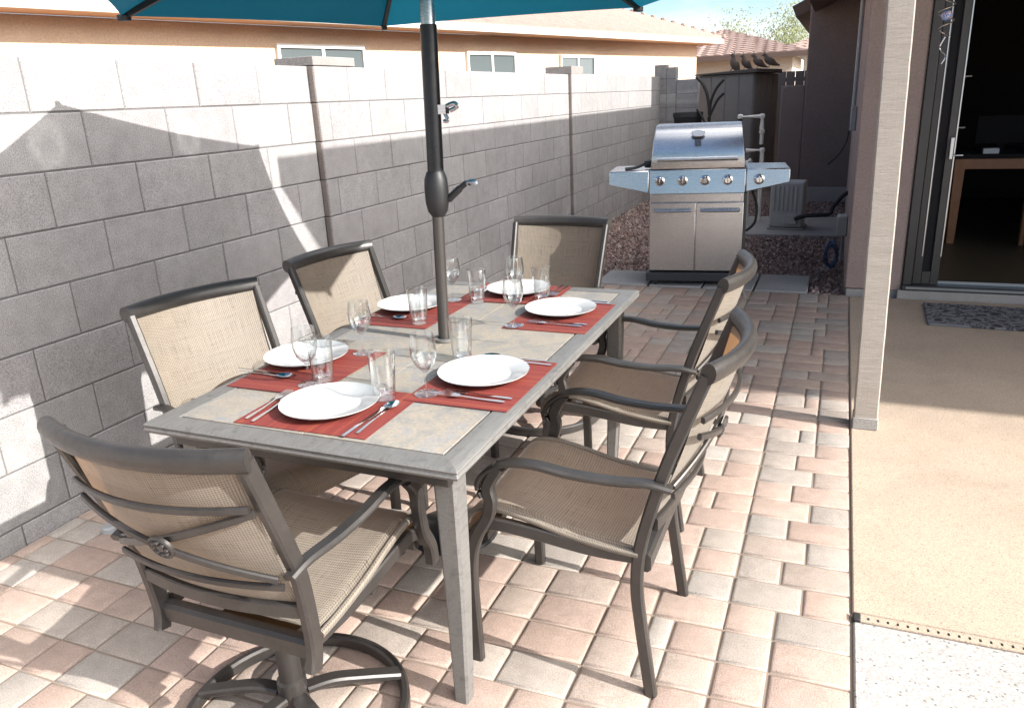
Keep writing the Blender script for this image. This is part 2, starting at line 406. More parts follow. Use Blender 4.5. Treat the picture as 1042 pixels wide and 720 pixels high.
sl = MB(); sl.box(2.790, 8.2, .128, 3.96, -.04, .004); kind(sl.build('patio_slab', M['slab'], bevel=.006), 'structure')
sl = MB(); sl.box(2.792, 8.2, -4.4, .088, -.04, .003); kind(sl.build('pool_deck', M['deck'], bevel=.006), 'structure')
t = thing('deck_drain', 'narrow slotted drain strip between the tan slab and the pale deck', 'drain', (2.80, .108, 0))
d = MB(); d.box(0, 5.4, -.0195, .0195, -.03, .0045); d.build('channel', M['slab'], t, bevel=.003)
d = MB()
for i in range(200): d.box(.030+i*.0255, .0355+i*.0255, -.007, .004, .0043, .0051)
d.build('slot', M['black'], t, smooth=0)['kind'] = 'stuff'
d = MB(); d.box(-.008, .012, -.022, .012, 0, .012); d.build('end_cap', M['rubber'], t, bevel=.003)
pd = MB(); pd.box(1.25, 2.72, 6.55, 7.8, -.06, -.004); kind(pd.build('concrete_pad', M['concrete'], bevel=.01), 'structure')
for i, (x0, x1, y0, y1, lab) in enumerate(((2.12, 2.50, 4.01, 4.56, 'grey square stepping stone in front of the gravel, right of the grill cart'), (1.73, 2.105, 4.01, 4.56, 'grey stepping stone under the right end of the grill cart'),
                                  (.86, 1.29, 4.01, 4.5, 'grey stepping stone at the left end of the grill cart'), (1.305, 1.715, 4.01, 4.56, 'grey stepping stone hidden below the middle of the grill cart'))):
    s_ = MB(); s_.box(-(x1-x0)/2, (x1-x0)/2, -(y1-y0)/2, (y1-y0)/2, -.04, .008)
    tag(s_.build('stepping_stone', M['stone'], loc=((x0+x1)/2, (y0+y1)/2, 0), bevel=.008), lab, 'stepping stone', 'stepping stones along the patio edge')
gr = MB(); gp = [(.25,.165,.145),(.31,.215,.19),(.20,.135,.125),(.40,.305,.26),(.28,.205,.19),(.35,.24,.2),(.16,.115,.11),(.46,.40,.36)]
for i in range(12500):
    x = random.uniform(.03, 2.72); y = 4.0 + 5.2*random.random()**1.25
    if 1.22 < x < 2.74 and 6.52 < y < 7.83: continue
    if .85 < x < 2.52 and y < 4.57: 
        continue
    r = random.uniform(.008, .02); c = random.choice(gp); gr.cur = c
    e = Euler((random.random()*6, random.random()*6, random.random()*6)).to_matrix()
    vs = [e @ Vector(p) for p in ((r*1.2,0,0),(-r*1.2,0,0),(0,r,0),(0,-r,0),(0,0,r*.7),(0,0,-r*.7))]
    o = Vector((x, y, -.028+random.random()*.02))
    gr.add([p + o for p in vs], ((0,2,4),(2,1,4),(1,3,4),(3,0,4),(2,0,5),(1,2,5),(3,1,5),(0,3,5)))
kind(gr.build('gravel', M['gravel'], smooth=0), 'stuff')
dc = MB(); dc.lathe([(0,.022),(.022,.022),(.03,.016),(.031,-.01)], 20)
tag(dc.build('drain_cap', M['meter'], loc=(.225,-.235,0)), 'small round grey cap sticking up from the pavers beside the block wall', 'drain cap')

# ------------------------------------------------------------------ block wall
HJ = 1.703; HW = 1.687; BL = .4064; BH = .2032
def bcol(): 
    f = random.uniform(.93, 1.07); return (.258*f, .248*f*random.uniform(.985,1.01), .247*f)
def block_face(mb, y0, y1, z0, z1, x=0.0, back=.01):
    g_ = .0028; bv = .0035; mb.cur = bcol(); dx = random.uniform(-.001, .0015)
    y0 += g_; y1 -= g_; z0 += g_; z1 -= g_
    vs = [(x-back,y0,z0),(x-back,y1,z0),(x-back,y1,z1),(x-back,y0,z1),(x-bv+dx,y0,z0),(x-bv+dx,y1,z0),(x-bv+dx,y1,z1),(x-bv+dx,y0,z1),
          (x+dx,y0+bv,z0+bv),(x+dx,y1-bv,z0+bv),(x+dx,y1-bv,z1-bv),(x+dx,y0+bv,z1-bv)]
    fs = [(8,9,10,11)]
    for a in (0,4):
        for k in range(4): fs.append((a+k,a+(k+1)%4,a+4+(k+1)%4,a+4+k))
    mb.add(vs, fs)
wall = thing('block_wall', 'long grey concrete block garden wall on the left', 'wall', (0,0,0))
def course_zs(top):
    z = top; out = []
    while z > -.02: out.append((max(z-BH, -.03), z)); z -= BH
    return out
def run(mb, y0, y1, top, off, x=0.0):
    for j, (za, zb) in enumerate(course_zs(HJ)):
        if j == 0: zb = top
        y = off + (0 if j % 2 == 0 else BL/2); k = math.floor((y0-y)/BL); y += k*BL
        while y < y1 - .01:
            a, e = max(y, y0), min(y+BL, y1)
            if e - a > .03: block_face(mb, a, e, za, zb, x)
            y += BL
P1, P2 = (1.63, 2.03), (5.90, 6.30)
face = MB(); run(face, -4.06, P1[0], HW, 0.0); run(face, P1[0]+.004, P2[0], HW, 2.35-BL, .034); run(face, P2[0]+.004, 10.15, HW+.008, 2.35-BL, .066)
face.build('block_face', M['block'], wall, smooth=0)
core = MB(); core.box(-.19, -.0042, -4.06, P1[0]-.003, -.04, HW-.001); core.box(-.17, .0298, P1[0]+.012, P2[0]-.003, -.04, HW-.001); core.box(-.14, .0618, P2[0]+.012, 10.15, -.04, HW+.007); core.build('mortar_core', M['mortar'], wall, smooth=0)
for (a, e), top, xf in ((P1, 1.735, .034), (P2, 1.765, .066)):
    p = MB()
    for j, (za, zb) in enumerate(course_zs(HJ)):
        if j == 0: zb = HW
        p.cur = (.20,.165,.15); p.box(-.215, xf-.0062, a+.004, a+.0115, za+.003, zb-.003)
    p.cur = (.235,.215,.205); p.box(-.215, xf+.001, a+.003, e, HW+.002, top)
    pp = p.build('pillar', M['block'], wall, bevel=.003)
    q = MB(); q.box(-.19, xf-.036, a-.008, a+.0025, -.04, HW-.02); q.build('control_joint', M['rubber'], pp, smooth=0)
# cross wall at the far end, facing the patio
cw = thing('end_wall', 'short grey block wall closing the far end of the yard', 'wall', (0, 10.15, 0))
def facex(mb, x0, x1, y, z0, z1):
    mb.cur = bcol(); mb.box(x0+.003, x1-.003, y, y+.19, z0+.003, z1-.003)
c1 = MB()
for j, (za, zb) in enumerate(course_zs(1.86)):
    facex(c1, -.02, .16, -.02, za, zb); facex(c1, .16, .30, -.005, za, min(zb, 1.82))
c1.build('pillar', M['block'], cw, bevel=.003)
c1 = MB()
for j, (za, zb) in enumerate(course_zs(1.64)):
    facex(c1, .30, .62, .03, za, zb)
c1.build('block_face', M['block'], cw, bevel=.003)
c1 = MB(); c1.box(-.01, .28, 0, .16, -.04, 1.80); c1.box(.28, .60, .035, .2, -.04, 1.62); c1.build('mortar_core', M['mortar'], cw, smooth=0)

# ------------------------------------------------------------------ the house on the right
house = thing('stucco_house', 'brown stucco house on the right with an open sliding door', 'house', (0,0,0))
w = MB()
YF = 4.0; XC = 2.752
w.box(XC, 3.125, YF, YF+.16, .05, 2.6)                     # front face beside the door
w.box(XC, XC+.16, YF+.16, 9.3, -.03, 2.6)                  # side wall
w.box(3.125, 5.3, YF, YF+.16, 2.12, 2.6)                   # above the door
w.box(5.3, 9, YF, YF+.16, .05, 2.6)
w.box(8.3, 8.46, 1.32, YF-.001, .05, 4.2)                    # unseen end wall, added to keep sky light off the covered patio
w.build('wall', M['stucco'], house, bevel=.012)
w = MB(); w.box(XC+.012, 9, YF+.012, YF+.15, -.03, .049); w.box(3.10, 5.35, 3.965, YF+.011, -.03, .062); w.build('foundation', M['concrete'], house, bevel=.004)
w = MB(); w.box(2.15, 4.0, 9.3, 11.05, -.03, 4.2); w.box(1.85, 2.15, 9.32, 9.5, -.03, 1.48)
w.build('wing_wall', M['stuccodark'], house, bevel=.015)
w = MB(); w.box(1.87, 3.0, 9.26, 9.298, -.03, .17); w.build('wing_footing', M['concrete'], house, bevel=.01)
# roof over house and patio: eave along the side yard, gable end above the patio
XE, ZE, YR = 2.2, 2.5, 1.02
def slope(pts, th):
    mb = MB(); n = len(pts); top = [(x,YR,z) for x,z in pts] + [(x,9.29,z) for x,z in pts]; bot = [(x,y,z-th) for x,y,z in top]
    fs = []
    for i in range(n-1):
        fs += [(i,i+1,n+i+1,n+i), (2*n+i, 3*n+i, 3*n+i+1, 2*n+i+1), (i,2*n+i,2*n+i+1,i+1), (n+i,n+i+1,3*n+i+1,3*n+i)]
    fs += [(0,n,3*n,2*n), (n-1,3*n-1,4*n-1,2*n-1)]
    mb.add(top+bot, fs); return mb
slope([(XE,ZE),(7.0,4.42),(14.0,3.72)], .15).build('roof', M['brownfascia'], house, smooth=0)
w = MB(); w.box(2.78, 8.2, 1.44, 1.57, 2.36, 2.55); w.build('beam', M['post'], house, bevel=.006)
# sliding door
dr = MB(); dr.box(3.125, 5.3, 3.97, 4.20, .062, .098); dr.build('sill', M['door'], house, bevel=.004)
dr = MB(); dr.box(3.15, 5.3, 3.962, 3.969, .075, .090); dr.box(3.22, 5.3, 4.07, 4.085, .099, .118); dr.build('sill_edge', M['alu'], house, smooth=0)
dr = MB(); dr.box(3.127, 3.185, 3.985, 4.20, .099, 2.12); dr.box(3.127, 5.3, 3.99, 4.2, 2.06, 2.119); dr.build('door_frame', M['door'], house, bevel=.004)
sd = MB(); sd.box(3.19, 3.245, 4.03, 4.065, .10, 2.058); sd.box(3.30, 3.352, 4.03, 4.065, .10, 2.058); sd.box(3.246, 3.299, 4.03, 4.065, .10, .19)
door = sd.build('door', M['door'], house, bevel=.003)
e = MB(); e.box(3.232, 3.238, 4.022, 4.0295, .30, 2.05); e.box(3.346, 3.353, 4.022, 4.0295, .30, 2.05); e.build('edge_strip', M['alu'], door, smooth=0)
e = MB(); e.box(3.246, 3.299, 4.045, 4.051, .191, 2.05); e.build('pane', M['screen'], door, smooth=0)
e = MB(); e.box(3.318, 3.338, 3.995, 4.0215, .96, 1.10); e.tube([(3.328,4.0,.985),(3.40,4.0,.985)], .006)
e.build('handle', M['alu'], door, bevel=.003)
for z_ in (1.16, 1.48):
    e = MB(); e.tube([(3.353,4.045,z_),(3.395,4.045,z_)], .005); e.build('peg', M['alu'], door)
# the room behind the door
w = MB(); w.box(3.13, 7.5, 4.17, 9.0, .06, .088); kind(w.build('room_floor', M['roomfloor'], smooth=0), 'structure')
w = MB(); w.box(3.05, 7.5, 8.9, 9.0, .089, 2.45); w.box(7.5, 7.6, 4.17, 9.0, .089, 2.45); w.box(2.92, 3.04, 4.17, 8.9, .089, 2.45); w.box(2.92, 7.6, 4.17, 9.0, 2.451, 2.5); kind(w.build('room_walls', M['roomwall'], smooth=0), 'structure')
dk = thing('desk', 'orange wooden desk inside the dark room', 'desk', (3.60, 5.75, .088))
w = MB(); w.box(-.06, 1.5, -.05, .7, .73, .765); w.build('desktop', M['screen'], dk, bevel=.005)
w = MB(); w.box(-.03, 1.45, -.02, 0, .64, .728); w.build('apron', M['wood'], dk, bevel=.003)
for x, y in ((0,0),(0,.6),(1.4,0),(1.4,.6)):
    l = MB(); l.sweep([(x,y,0),(x,y,.729)], rect(.085,.085), up=(0,1,0), scale=[.72,1]); l.build('leg', M['wood'], dk, bevel=.004)
mo = thing('computer_monitor', 'dark computer monitor standing on the desk indoors', 'monitor', (3.93, 6.05, .853))
w = MB(); w.box(-.2,.2,-.02,.015,.06,.30,Matrix.Rotation(R(-6),4,'X')); w.build('display', M['screen'], mo, bevel=.006)
w = MB(); w.box(-.03,.03,-.01,.01,.01,.1); w.box(-.1,.1,-.07,.07,0,.012); w.build('stand', M['screen'], mo, bevel=.003)
w = MB(); w.box(-.06,.06,-.04,.04,0,.045); tag(w.build('tissue_box', M['paper'], loc=(3.82,5.78,.853), bevel=.004), 'small white box in front of the monitor', 'box')
ch = thing('wooden_chair', 'wooden chair with pale seat at the right of the indoor desk', 'chair', (4.36,5.60,.088), R(15))
w = MB(); w.box(-.21,.21,-.2,.2,.42,.46); w.build('seat', M['wood'], ch, bevel=.01)
for x, y, h in ((-.19,-.18,.42),(.19,-.18,.42),(-.19,.18,.95),(.19,.18,.88)):
    l = MB(); l.box(x-.018,x+.018,y-.018,y+.018,0,h); l.build('leg', M['wood'], ch, bevel=.003)
w = MB()
for z in (.58,.70,.82): w.box(-.172,.172,.17,.19,z,z+.05)
w.build('backrest', M['wood'], ch, bevel=.004)
# patio post
pp = MB(); 
pp.sweep([(random.uniform(-.0006,.0006),random.uniform(-.0006,.0006),2.345*i/60) for i in range(61)], rect(.098,.098,.005), up=(0,1,0), scale=[1+random.uniform(-.005,.005) for i in range(61)])
po = pp.build('patio_post', M['post'], loc=(2.848,1.552,.0045), rot=(0,R(-1.0),0), smooth=0); tag(po, 'rough cream painted wooden post holding up the patio roof', 'post')
ft = MB(); ft.box(-.052,.052,-.052,.052,0,.055); ft.build('foot', M['concrete'], po, bevel=.004)
# doormat, spinner, meter, pipes
dm = MB(); dm.box(-.47,.47,-.27,.27,0,.014); o = tag(dm.build('doormat', M['doormat'], loc=(3.72,3.545,.0045), rot=(0,0,R(-2)), bevel=.004), 'grey doormat with dark floral pattern in front of the door', 'doormat')
sp = thing('wind_spinner', 'spiral metal wind spinner with a coloured glass ball hanging by the door', 'wind spinner', (3.075,2.6,1.54)); sp.scale = (1.25,1.25,1.25)
s_ = MB(); s_.tube(spline([(0,0,0),(.012,0,.03),(-.01,.008,.06),(.004,0,.10)],6), .0028, 6)
tw = [(math.cos(a*.9)*.03*math.sin(max(.12,min(1,(a-0)/19))*math.pi)**.5, math.sin(a*.9)*.03, .10+a*.0085) for a in [i*.5 for i in range(40)]]
s_.tube(tw, .0028, 6); s_.build('spiral', M['steel'], sp)
s_ = MB(); s_.lathe([(0,-.02)]+[(.02*math.sin(a),-.02*math.cos(a)) for a in [R(x) for x in range(20,180,20)]]+[(0,.02)], 16, (0,0,.178))
tg = NT('coloured_glass'); tg.base(tg.ramp(tg.noise(60,2,.5,None,2), ((.35,(.02,.06,.4)),(.5,(.25,.45,.7)),(.58,(.7,.3,.15)),(.7,(.5,.55,.7))))).set(rough=.05)
s_.build('glass_ball', tg.m, sp)
s_ = MB(); s_.tube([(0,0,.26),(0,0,.93)], .0012, 5); s_.build('string', M['alu'], sp)
el = thing('electric_meter_box', 'grey electric box high on the side wall', 'meter box', (XC-.001, 5.6, 1.08))
w = MB(); w.box(-.05,0,-.10,.10,0,.2); w.build('case', M['meter'], el, bevel=.01)
w = MB(); w.tube(spline([(-.05,0,0),(-.07,-.02,-.1),(-.12,-.05,-.2),(-.2,-.08,-.28)],6), .008); w.build('cable', M['rubber'], el)
w = MB(); w.tube([(-.03,.1,.2),(-.03,.1,1.1)], .018); w.build('conduit', M['meter'], el)
el = thing('outlet_box', 'pale grey outlet box low on the side wall above the blue hose', 'outlet box', (XC-.001, 5.3, .22))
w = MB(); w.box(-.085,0,-.09,.09,0,.17); w.build('case', M['beige'], el, bevel=.01)
w = MB(); w.tube([(-.03,0,0),(-.03,0,-.25)], .012); w.build('conduit', M['meter'], el)
hz = MB(); pts = []
for i in range(70):
    a = i*.42; pts.append((-.06+.045*math.cos(a)*(1+.2*math.sin(i*.7)), .02*math.sin(i*1.3), .12+.10*math.sin(a)*(1+.2*math.cos(i*.5))))
hz.tube(pts, .010, 6); tag(hz.build('hose_coil', M['blue'], loc=(2.70,5.0,-.02)), 'tangled blue hose bundle hanging at the foot of the side wall', 'hose')

# ------------------------------------------------------------------ umbrella
um = thing('patio_umbrella', 'teal patio umbrella with black crank pole standing through the table', 'umbrella', (1.47,.165,0))
TX, TY = .03, .05
def ax(z): f = z/2.1; return Vector((TX*f, TY*f, z))
HC = Vector((.03,.055,0)); RR = 1.065; ZR = 1.785; ZA = 2.16
def hexv(k): a = R(68.7+60*k); return Vector((HC.x+RR*math.cos(a), HC.y+RR*math.sin(a), ZR))
cp = MB(); apex = Vector((HC.x, HC.y, ZA))
for k in range(6):
    A, B = hexv(k), hexv(k+1)
    def fn(u, v, A=A, B=B):
        p = apex.lerp(A.lerp(B, v), .06+.94*u); sag = math.sin(math.pi*v)
        mid = apex.lerp(A.lerp(B, .5), u)
        p = p + (apex - p)*(.035*sag*u); p.z += .02*math.sin(math.pi*u) - .012*sag*u
        return p
    cp.grid(fn, 10, 10)
cp.build('canopy', M['canopy'], um, smooth=20)
tc = MB()
for k in range(6):
    A, B = apex.lerp(hexv(k), .24), apex.lerp(hexv(k+1), .24)
    tc.grid(lambda u, v, A=A, B=B: apex.lerp(A.lerp(B, v), u) + Vector((0,0,.035-.01*u)), 4, 4)
tc.build('vent_cap', M['canopy'], um, smooth=20)
for k in range(6):
    A = hexv(k); p0 = Vector((HC.x,HC.y,ZA-.035)); p1 = A + Vector((0,0,-.006))
    rb = MB(); rb.sweep([p0, p0.lerp(p1,.5)+Vector((0,0,.004)), p1], rect(.014,.018)); r_ = rb.build('rib', M['black'], um, smooth=0)
    s2 = MB(); s2.sweep([Vector((HC.x,HC.y,1.80)), p0.lerp(p1,.52)+Vector((0,0,-.008))], rect(.010,.012)); s2.build('strut', M['black'], r_, smooth=0)
    s3 = MB(); dv = (A-Vector((HC.x,HC.y,ZR))).normalized(); s3.sweep([p1-dv*.03+Vector((0,0,.0)), p1+dv*.012], rect(.022,.020)); s3.build('tip_cap', M['black'], r_, bevel=.004)
pl = MB(); pl.tube([ax(.03), ax(1.16)], .0185, 20); pl.build('lower_pole', M['pole_low'], um)
pl = MB(); pl.tube([ax(1.20), ax(1.69)], .0255, 24); pl.build('upper_pole', M['pole_dark'], um)
pl = MB(); pl.tube([ax(1.688), ax(2.12)], .0215, 20); pl.build('top_pole', M['steel'], um)
pl = MB(); pl.lathe([(0,-.072),(.02,-.072),(.031,-.056),(.037,-.028),(.038,.016),(.036,.044),(.030,.062),(.027,.068)], 24, ax(1.20)); hb = pl.build('crank_housing', M['black'], um)
pl = MB(); c0 = ax(1.185); pl.tube(spline([c0+Vector((.035,.01,-.005)), c0+Vector((.075,.012,.028)), c0+Vector((.10,.012,.045)), c0+Vector((.115,.012,.043))],5), .009, 8, scale=[1.3]*6+[1]*5+[.8]*5); pl.build('crank_handle', M['black'], hb)
pl = MB(); pl.tube(spline([c0+Vector((.10,.012,.045)), c0+Vector((.125,.012,.05)), c0+Vector((.132,.012,.04))],5), .008, 8); pl.build('crank_knob', M['steel'], hb)
pl = MB(); c1_ = ax(1.452); pl.box(.024,.05,-.012,.012,-.015,.012,Matrix.Translation(c1_)); pl.tube(spline([c1_+Vector((.05,0,.008)),c1_+Vector((.075,0,.014)),c1_+Vector((.082,0,.004)),c1_+Vector((.06,0,-.006))],5), .007, 8); pl.tube(spline([c1_+Vector((.04,0,-.012)),c1_+Vector((.05,0,-.034)),c1_+Vector((.036,0,-.036))],4), .006, 8); pl.build('bracket', M['steel'], um)
pl = MB(); pl.lathe([(0,.06),(.03,.06),(.035,.05),(.11,.03),(.155,.012),(.16,0)], 32); pl.build('base', M['pole_dark'], um)
pl = MB(); pl.lathe([(.0225,0),(.038,0),(.038,.008),(.0225,.008)], 24, (ax(.72).x, ax(.72).y, .7215)); pl.build('collar', M['tframe'], um)

# ------------------------------------------------------------------ table
TX0, TX1, TY0, TY1, TZ = 1.037, 1.948, -.668, .992, .72
tb = thing('dining_table', 'rectangular patio dining table with slate tile top', 'table', (0,0,0))
tf = MB()
prof = [(-.034,-.022),(.03,-.022),(.034,-.014),(.030,-.006),(.034,.0),(.026,.006),(-.028,.006),(-.034,.0)]
fx0, fx1, fy0, fy1 = TX0+.034, TX1-.034, TY0+.034, TY1-.034
def mitre(mb):
    q = [(fx0,fy0),(fx1,fy0),(fx1,fy1),(fx0,fy1)]; sg = [(-1,-1),(1,-1),(1,1),(-1,1)]; rings = []
    for (x,y),(sx,sy) in zip(q, sg):
        b = len(mb.v); mb.v += [(x+a*sx, y+a*sy, TZ-.006+h) for a,h in prof]; rings.append(b)
    k = len(prof)
    for i in range(4):
        a, b = rings[i], rings[(i+1)%4]
        for j in range(k): mb.face((a+j, b+j, b+(j+1)%k, a+(j+1)%k))
mitre(tf); tf.build('rim', M['tframe'], tb, smooth=40, bevel=.0015)
ti = MB(); ys = [TY0+.069, -.09, .21, .425, TY1-.069]; xs = [TX0+.0685, 1.492, TX1-.0685]; gp_ = .0013
for a, e in zip(ys, ys[1:]):
    for x0, x1 in zip(xs, xs[1:]):
        if a < 0 and e < 0: pass
        ti.box(x0+gp_, x1-gp_, a+gp_, e-gp_, TZ-.014, TZ-.0015)
ti.build('tile_top', M['slate'], tb, bevel=.0005, seg=1)
ti = MB(); ti.box(TX0+.066, TX1-.066, TY0+.066, TY1-.066, TZ-.022, TZ-.0145); ti.build('tray', M['frame_dark'], tb, smooth=0)
ap = MB(); ap.box(TX0+.05, TX1-.05, TY0+.05, TY0+.075, TZ-.075, TZ-.029); ap.box(TX0+.05, TX1-.05, TY1-.075, TY1-.05, TZ-.075, TZ-.029); ap.box(TX0+.05, TX0+.075, TY0+.0755, TY1-.0755, TZ-.075, TZ-.029); ap.box(TX1-.075, TX1-.05, TY0+.0755, TY1-.0755, TZ-.075, TZ-.029)
ap.build('apron', M['frame'], tb, bevel=.004)
for x, sx in ((TX0+.075,-1),(TX1-.075,1)):
    for y, sy in ((TY0+.10,-1),(TY1-.10,1)):
        l = MB(); l.sweep([(x-sx*.012,y-sy*.01,0),(x,y,.35),(x,y,TZ-.030)], rect(.06,.06,.008), up=(0,1,0), scale=[.66,.88,1.05]); l.build('leg', M['tframe'], tb, smooth=20)

# ------------------------------------------------------------------ chairs.  local: +y forward, z up
def spx(f_z, x): return [(x, f, z) for f, z in f_z]
def make_upper(root, swivel):
    POST = [(-.18,.43),(-.214,.567),(-.246,.673),(-.288,.787),(-.325,.885)]
    for sx in (-1, 1):
        if swivel: pts = [(-.205,.335),(-.195,.40)] + POST[1:]
        else: pts = [(-.212,.0),(-.183,.2),(-.171,.315)] + POST
        path = []
        for f, z in pts:
            lat = .214 + (.022 if swivel else .012)*max(0, (z-.35)/.55) + (0 if z > .3 else (.3-z)*.03); path.append((sx*lat, f, z))
        l = MB(); l.sweep(spline(path, 5), rect(.024,.038 if swivel else .031,.005), up=(0,1,0)); l.build('back_post', M['frame'], root, smooth=30)
        # arm
        arm = [(-.255,.600),(-.20,.609),(-.108,.606),(-.011,.611),(.077,.624),(.15,.619),(.205,.588),(.232,.548),(.222,.515)]
        lat0 = .232
        ap_ = [(sx*(lat0+.018*min(1,max(0,(f+.25)/.35))), f, z) for f, z in arm]
        a = MB(); sp_ = spline(ap_, 6); n = len(sp_); a.sweep(sp_, rect(.036,.018,.006), up=(0,.35,1), scale=[.85+.15*math.sin(math.pi*min(1,i/(n*.8)))+ (0 if i < n*.85 else -.12) for i in range(n)])
        a.build('arm', M['frame'], root, smooth=40)
        if swivel: leg = [(.17,.607),(.205,.56),(.212,.50),(.232,.43),(.262,.37),(.268,.315)]
        else: leg = [(.17,.607),(.203,.55),(.198,.505),(.212,.455),(.243,.40),(.264,.333),(.270,.24),(.268,.12),(.266,0)]
        l = MB(); l.sweep(spline([(sx*(.252 if i < 3 else .246), f, z) for i, (f, z) in enumerate(leg)], 5), rect(.026 if not swivel else .03,.032,.005), up=(0,1,0)); l.build('front_leg' if not swivel else 'arm_support', M['frame'], root, smooth=30)
    # seat rails
    for sx in (-1, 1):
        l = MB(); l.sweep(spline([(sx*.226,.262,.385),(sx*.226,.215,.425),(sx*.222,.10,.418),(sx*.216,-.05,.398),(sx*.207,-.172,.392)],5), rect(.022,.036,.004)); l.build('seat_rail', M['frame'], root, smooth=30)
    l = MB(); l.sweep([(-.216,.245,.375),(.216,.245,.375)], rect(.03,.03,.005)); l.build('front_rail', M['frame'], root, smooth=30)
    l = MB(); l.sweep([(-.204,-.185,.375),(.204,-.185,.375)], rect(.036,.05,.008)); l.build('rear_rail', M['frame'], root, smooth=30)
    # sling seat
    S = spline([(0,.285,.375),(0,.290,.41),(0,.272,.452),(0,.235,.474),(0,.17,.474),(0,.09,.458),(0,0,.436),(0,-.10,.421),(0,-.175,.416)], 4)
    s_ = MB(); n = len(S)-1
    def fs(u, v):
        p = S[min(n, int(round(u*n)))]; x = (v-.5)*.436; e = abs(v-.5)*2
        return (x, p.y, p.z - .012*(1-e**2)*math.sin(math.pi*min(1,u*1.1)) - (.012 if e > .97 else 0))
    s_.grid(fs, n, 20); s_.build('seat_sling', M['sling'], root, smooth=60)
    for sx in (-1,1):
        l = MB(); l.tube([(sx*.221, p.y, p.z-.010) for p in S], .009, 8); l.build('sling_edge', M['sling'], root, smooth=60)
    # sling back
    def fb(u, v, off=0.0):
        z = .455 + .425*u; f = -.186 - .137*u - .012*math.sin(math.pi*u); x = (v-.5)*2*(.205+(.02 if swivel else .010)*u); e = (v-.5)*2
        return (x, f - (.022+.034*u)*(1-e*e) - off, z)
    s_ = MB(); s_.grid(fb, 16, 20); s_.build('back_sling', M['sling'], root, smooth=60)
    # top rail, bowed backwards
    path = [(x*(.250 if swivel else .238), -.328-.056*(1-x*x), .892) for x in [i/12-1 for i in range(25)]]
    l = MB(); l.sweep(path, [(a, b*1.0) for a, b in circ(.0195,.026,14)], up=(0,-.35,1)); l.build('top_rail', M['frame'], root, smooth=40)
    # curved bars behind the sling
    def bar(z0, z1, name, w=.016, th=.011, x0=-1, x1=1, off=.02, extra=0.0):
        pth = []
        for i in range(17):
            t_ = i/16; v = .5 + .5*(x0+(x1-x0)*t_); z = z0+(z1-z0)*t_; u = (z-.455)/.425; p = fb(u, v, off)
            pth.append((p[0]*1.02, p[1]-extra*math.sin(math.pi*t_), z))
        q = MB(); q.sweep(pth, rect(th, w, .003), up=(0,0,1)); q.build(name, M['frame'], root, smooth=30)
    bar(.775,.785,'back_bar'); bar(.735,.600,'cross_bar',off=.024); bar(.598,.772,'cross_bar',off=.012); bar(.575,.575,'back_bar'); bar(.490,.490,'lumbar_rail',w=.034,th=.016,off=.012)
    me_ = fb((.672-.455)/.425, .5, .026); q = MB()
    m_ = Matrix.Translation(me_) @ Matrix.Rotation(R(108),4,'X')
    lp = MB(); lp.lathe([(.0,.006),(.008,.006),(.010,.003),(.024,.003),(.027,.006),(.030,.003),(.030,-.003),(0,-.003)], 24)
    for k in range(8):
        a = k*math.pi/4; lp.lathe([(0,.009),(.004,.008),(.006,.003)], 8, (.017*math.cos(a), .017*math.sin(a), 0))
    lp.v = [tuple(m_ @ Vector(p)) for p in lp.v]; lp.build('medallion', M['frame'], root, smooth=40)
def make_fixed(label, loc, rz):
    r = thing('patio_chair', label, 'chair', loc, rz, 'sling dining chairs around the table'); make_upper(r, False); return r
def make_swivel(label, loc, rz):
    r = thing('swivel_chair', label, 'chair', loc, rz, 'sling dining chairs around the table'); make_upper(r, True)
    hub = (0,-.05); RG = .275
    l = MB(); l.lathe([(0,.34),(.028,.34),(.028,.13),(.036,.125),(.038,.05),(.03,.04),(0,.04)], 24, (hub[0],hub[1],0)); l.build('column', M['frame'], r, smooth=40)
    l = MB(); l.box(-.11,.11,hub[1]-.11,hub[1]+.11,.335,.35); l.box(-.2,.2,hub[1]-.13,hub[1]-.10,.345,.375); l.box(-.2,.2,hub[1]+.10,hub[1]+.13,.345,.375); l.build('rocker_plate', M['frame_dark'], r, bevel=.004)
    l = MB(); l.sweep([(hub[0]+RG*math.cos(a), hub[1]+RG*math.sin(a), .021) for a in [2*math.pi*i/56 for i in range(56)]], rect(.024,.038,.006), closed=True); l.build('base_ring', M['frame'], r, smooth=40)
    for k in range(5):
        a = R(45+72*k); dx, dy = math.cos(a), math.sin(a)
        l = MB(); l.sweep(spline([(hub[0]+dx*q, hub[1]+dy*q, z) for q, z in ((.036,.085),(.10,.086),(.18,.066),(.268,.040))],5), rect(.040,.020,.005)); l.build('spoke', M['frame'], r, smooth=30)
    return r
swA = make_swivel('swivel patio chair with ring base seen from behind at the near table end', (1.489,-.715,0), R(0))
chE = make_fixed('sling chair on the house side of the table, nearest the camera', (2.10,-.163,0), R(90))
def place(src, label, loc, rz):
    c = copy_tree(src); c.location = loc; c.rotation_euler = (0,0,rz); c['label'] = label; return c
place(chE, 'sling chair on the house side of the table, farther from the camera', (2.02,.645,0), R(90))
place(chE, 'sling chair between table and block wall, nearer to the camera', (1.033,-.187,0), R(-105))
place(chE, 'sling chair between table and block wall, nearer to the grill', (1.063,.574,0), R(-100))
place(swA, 'swivel chair at the far table end facing the camera', (1.40,1.24,0), R(177))

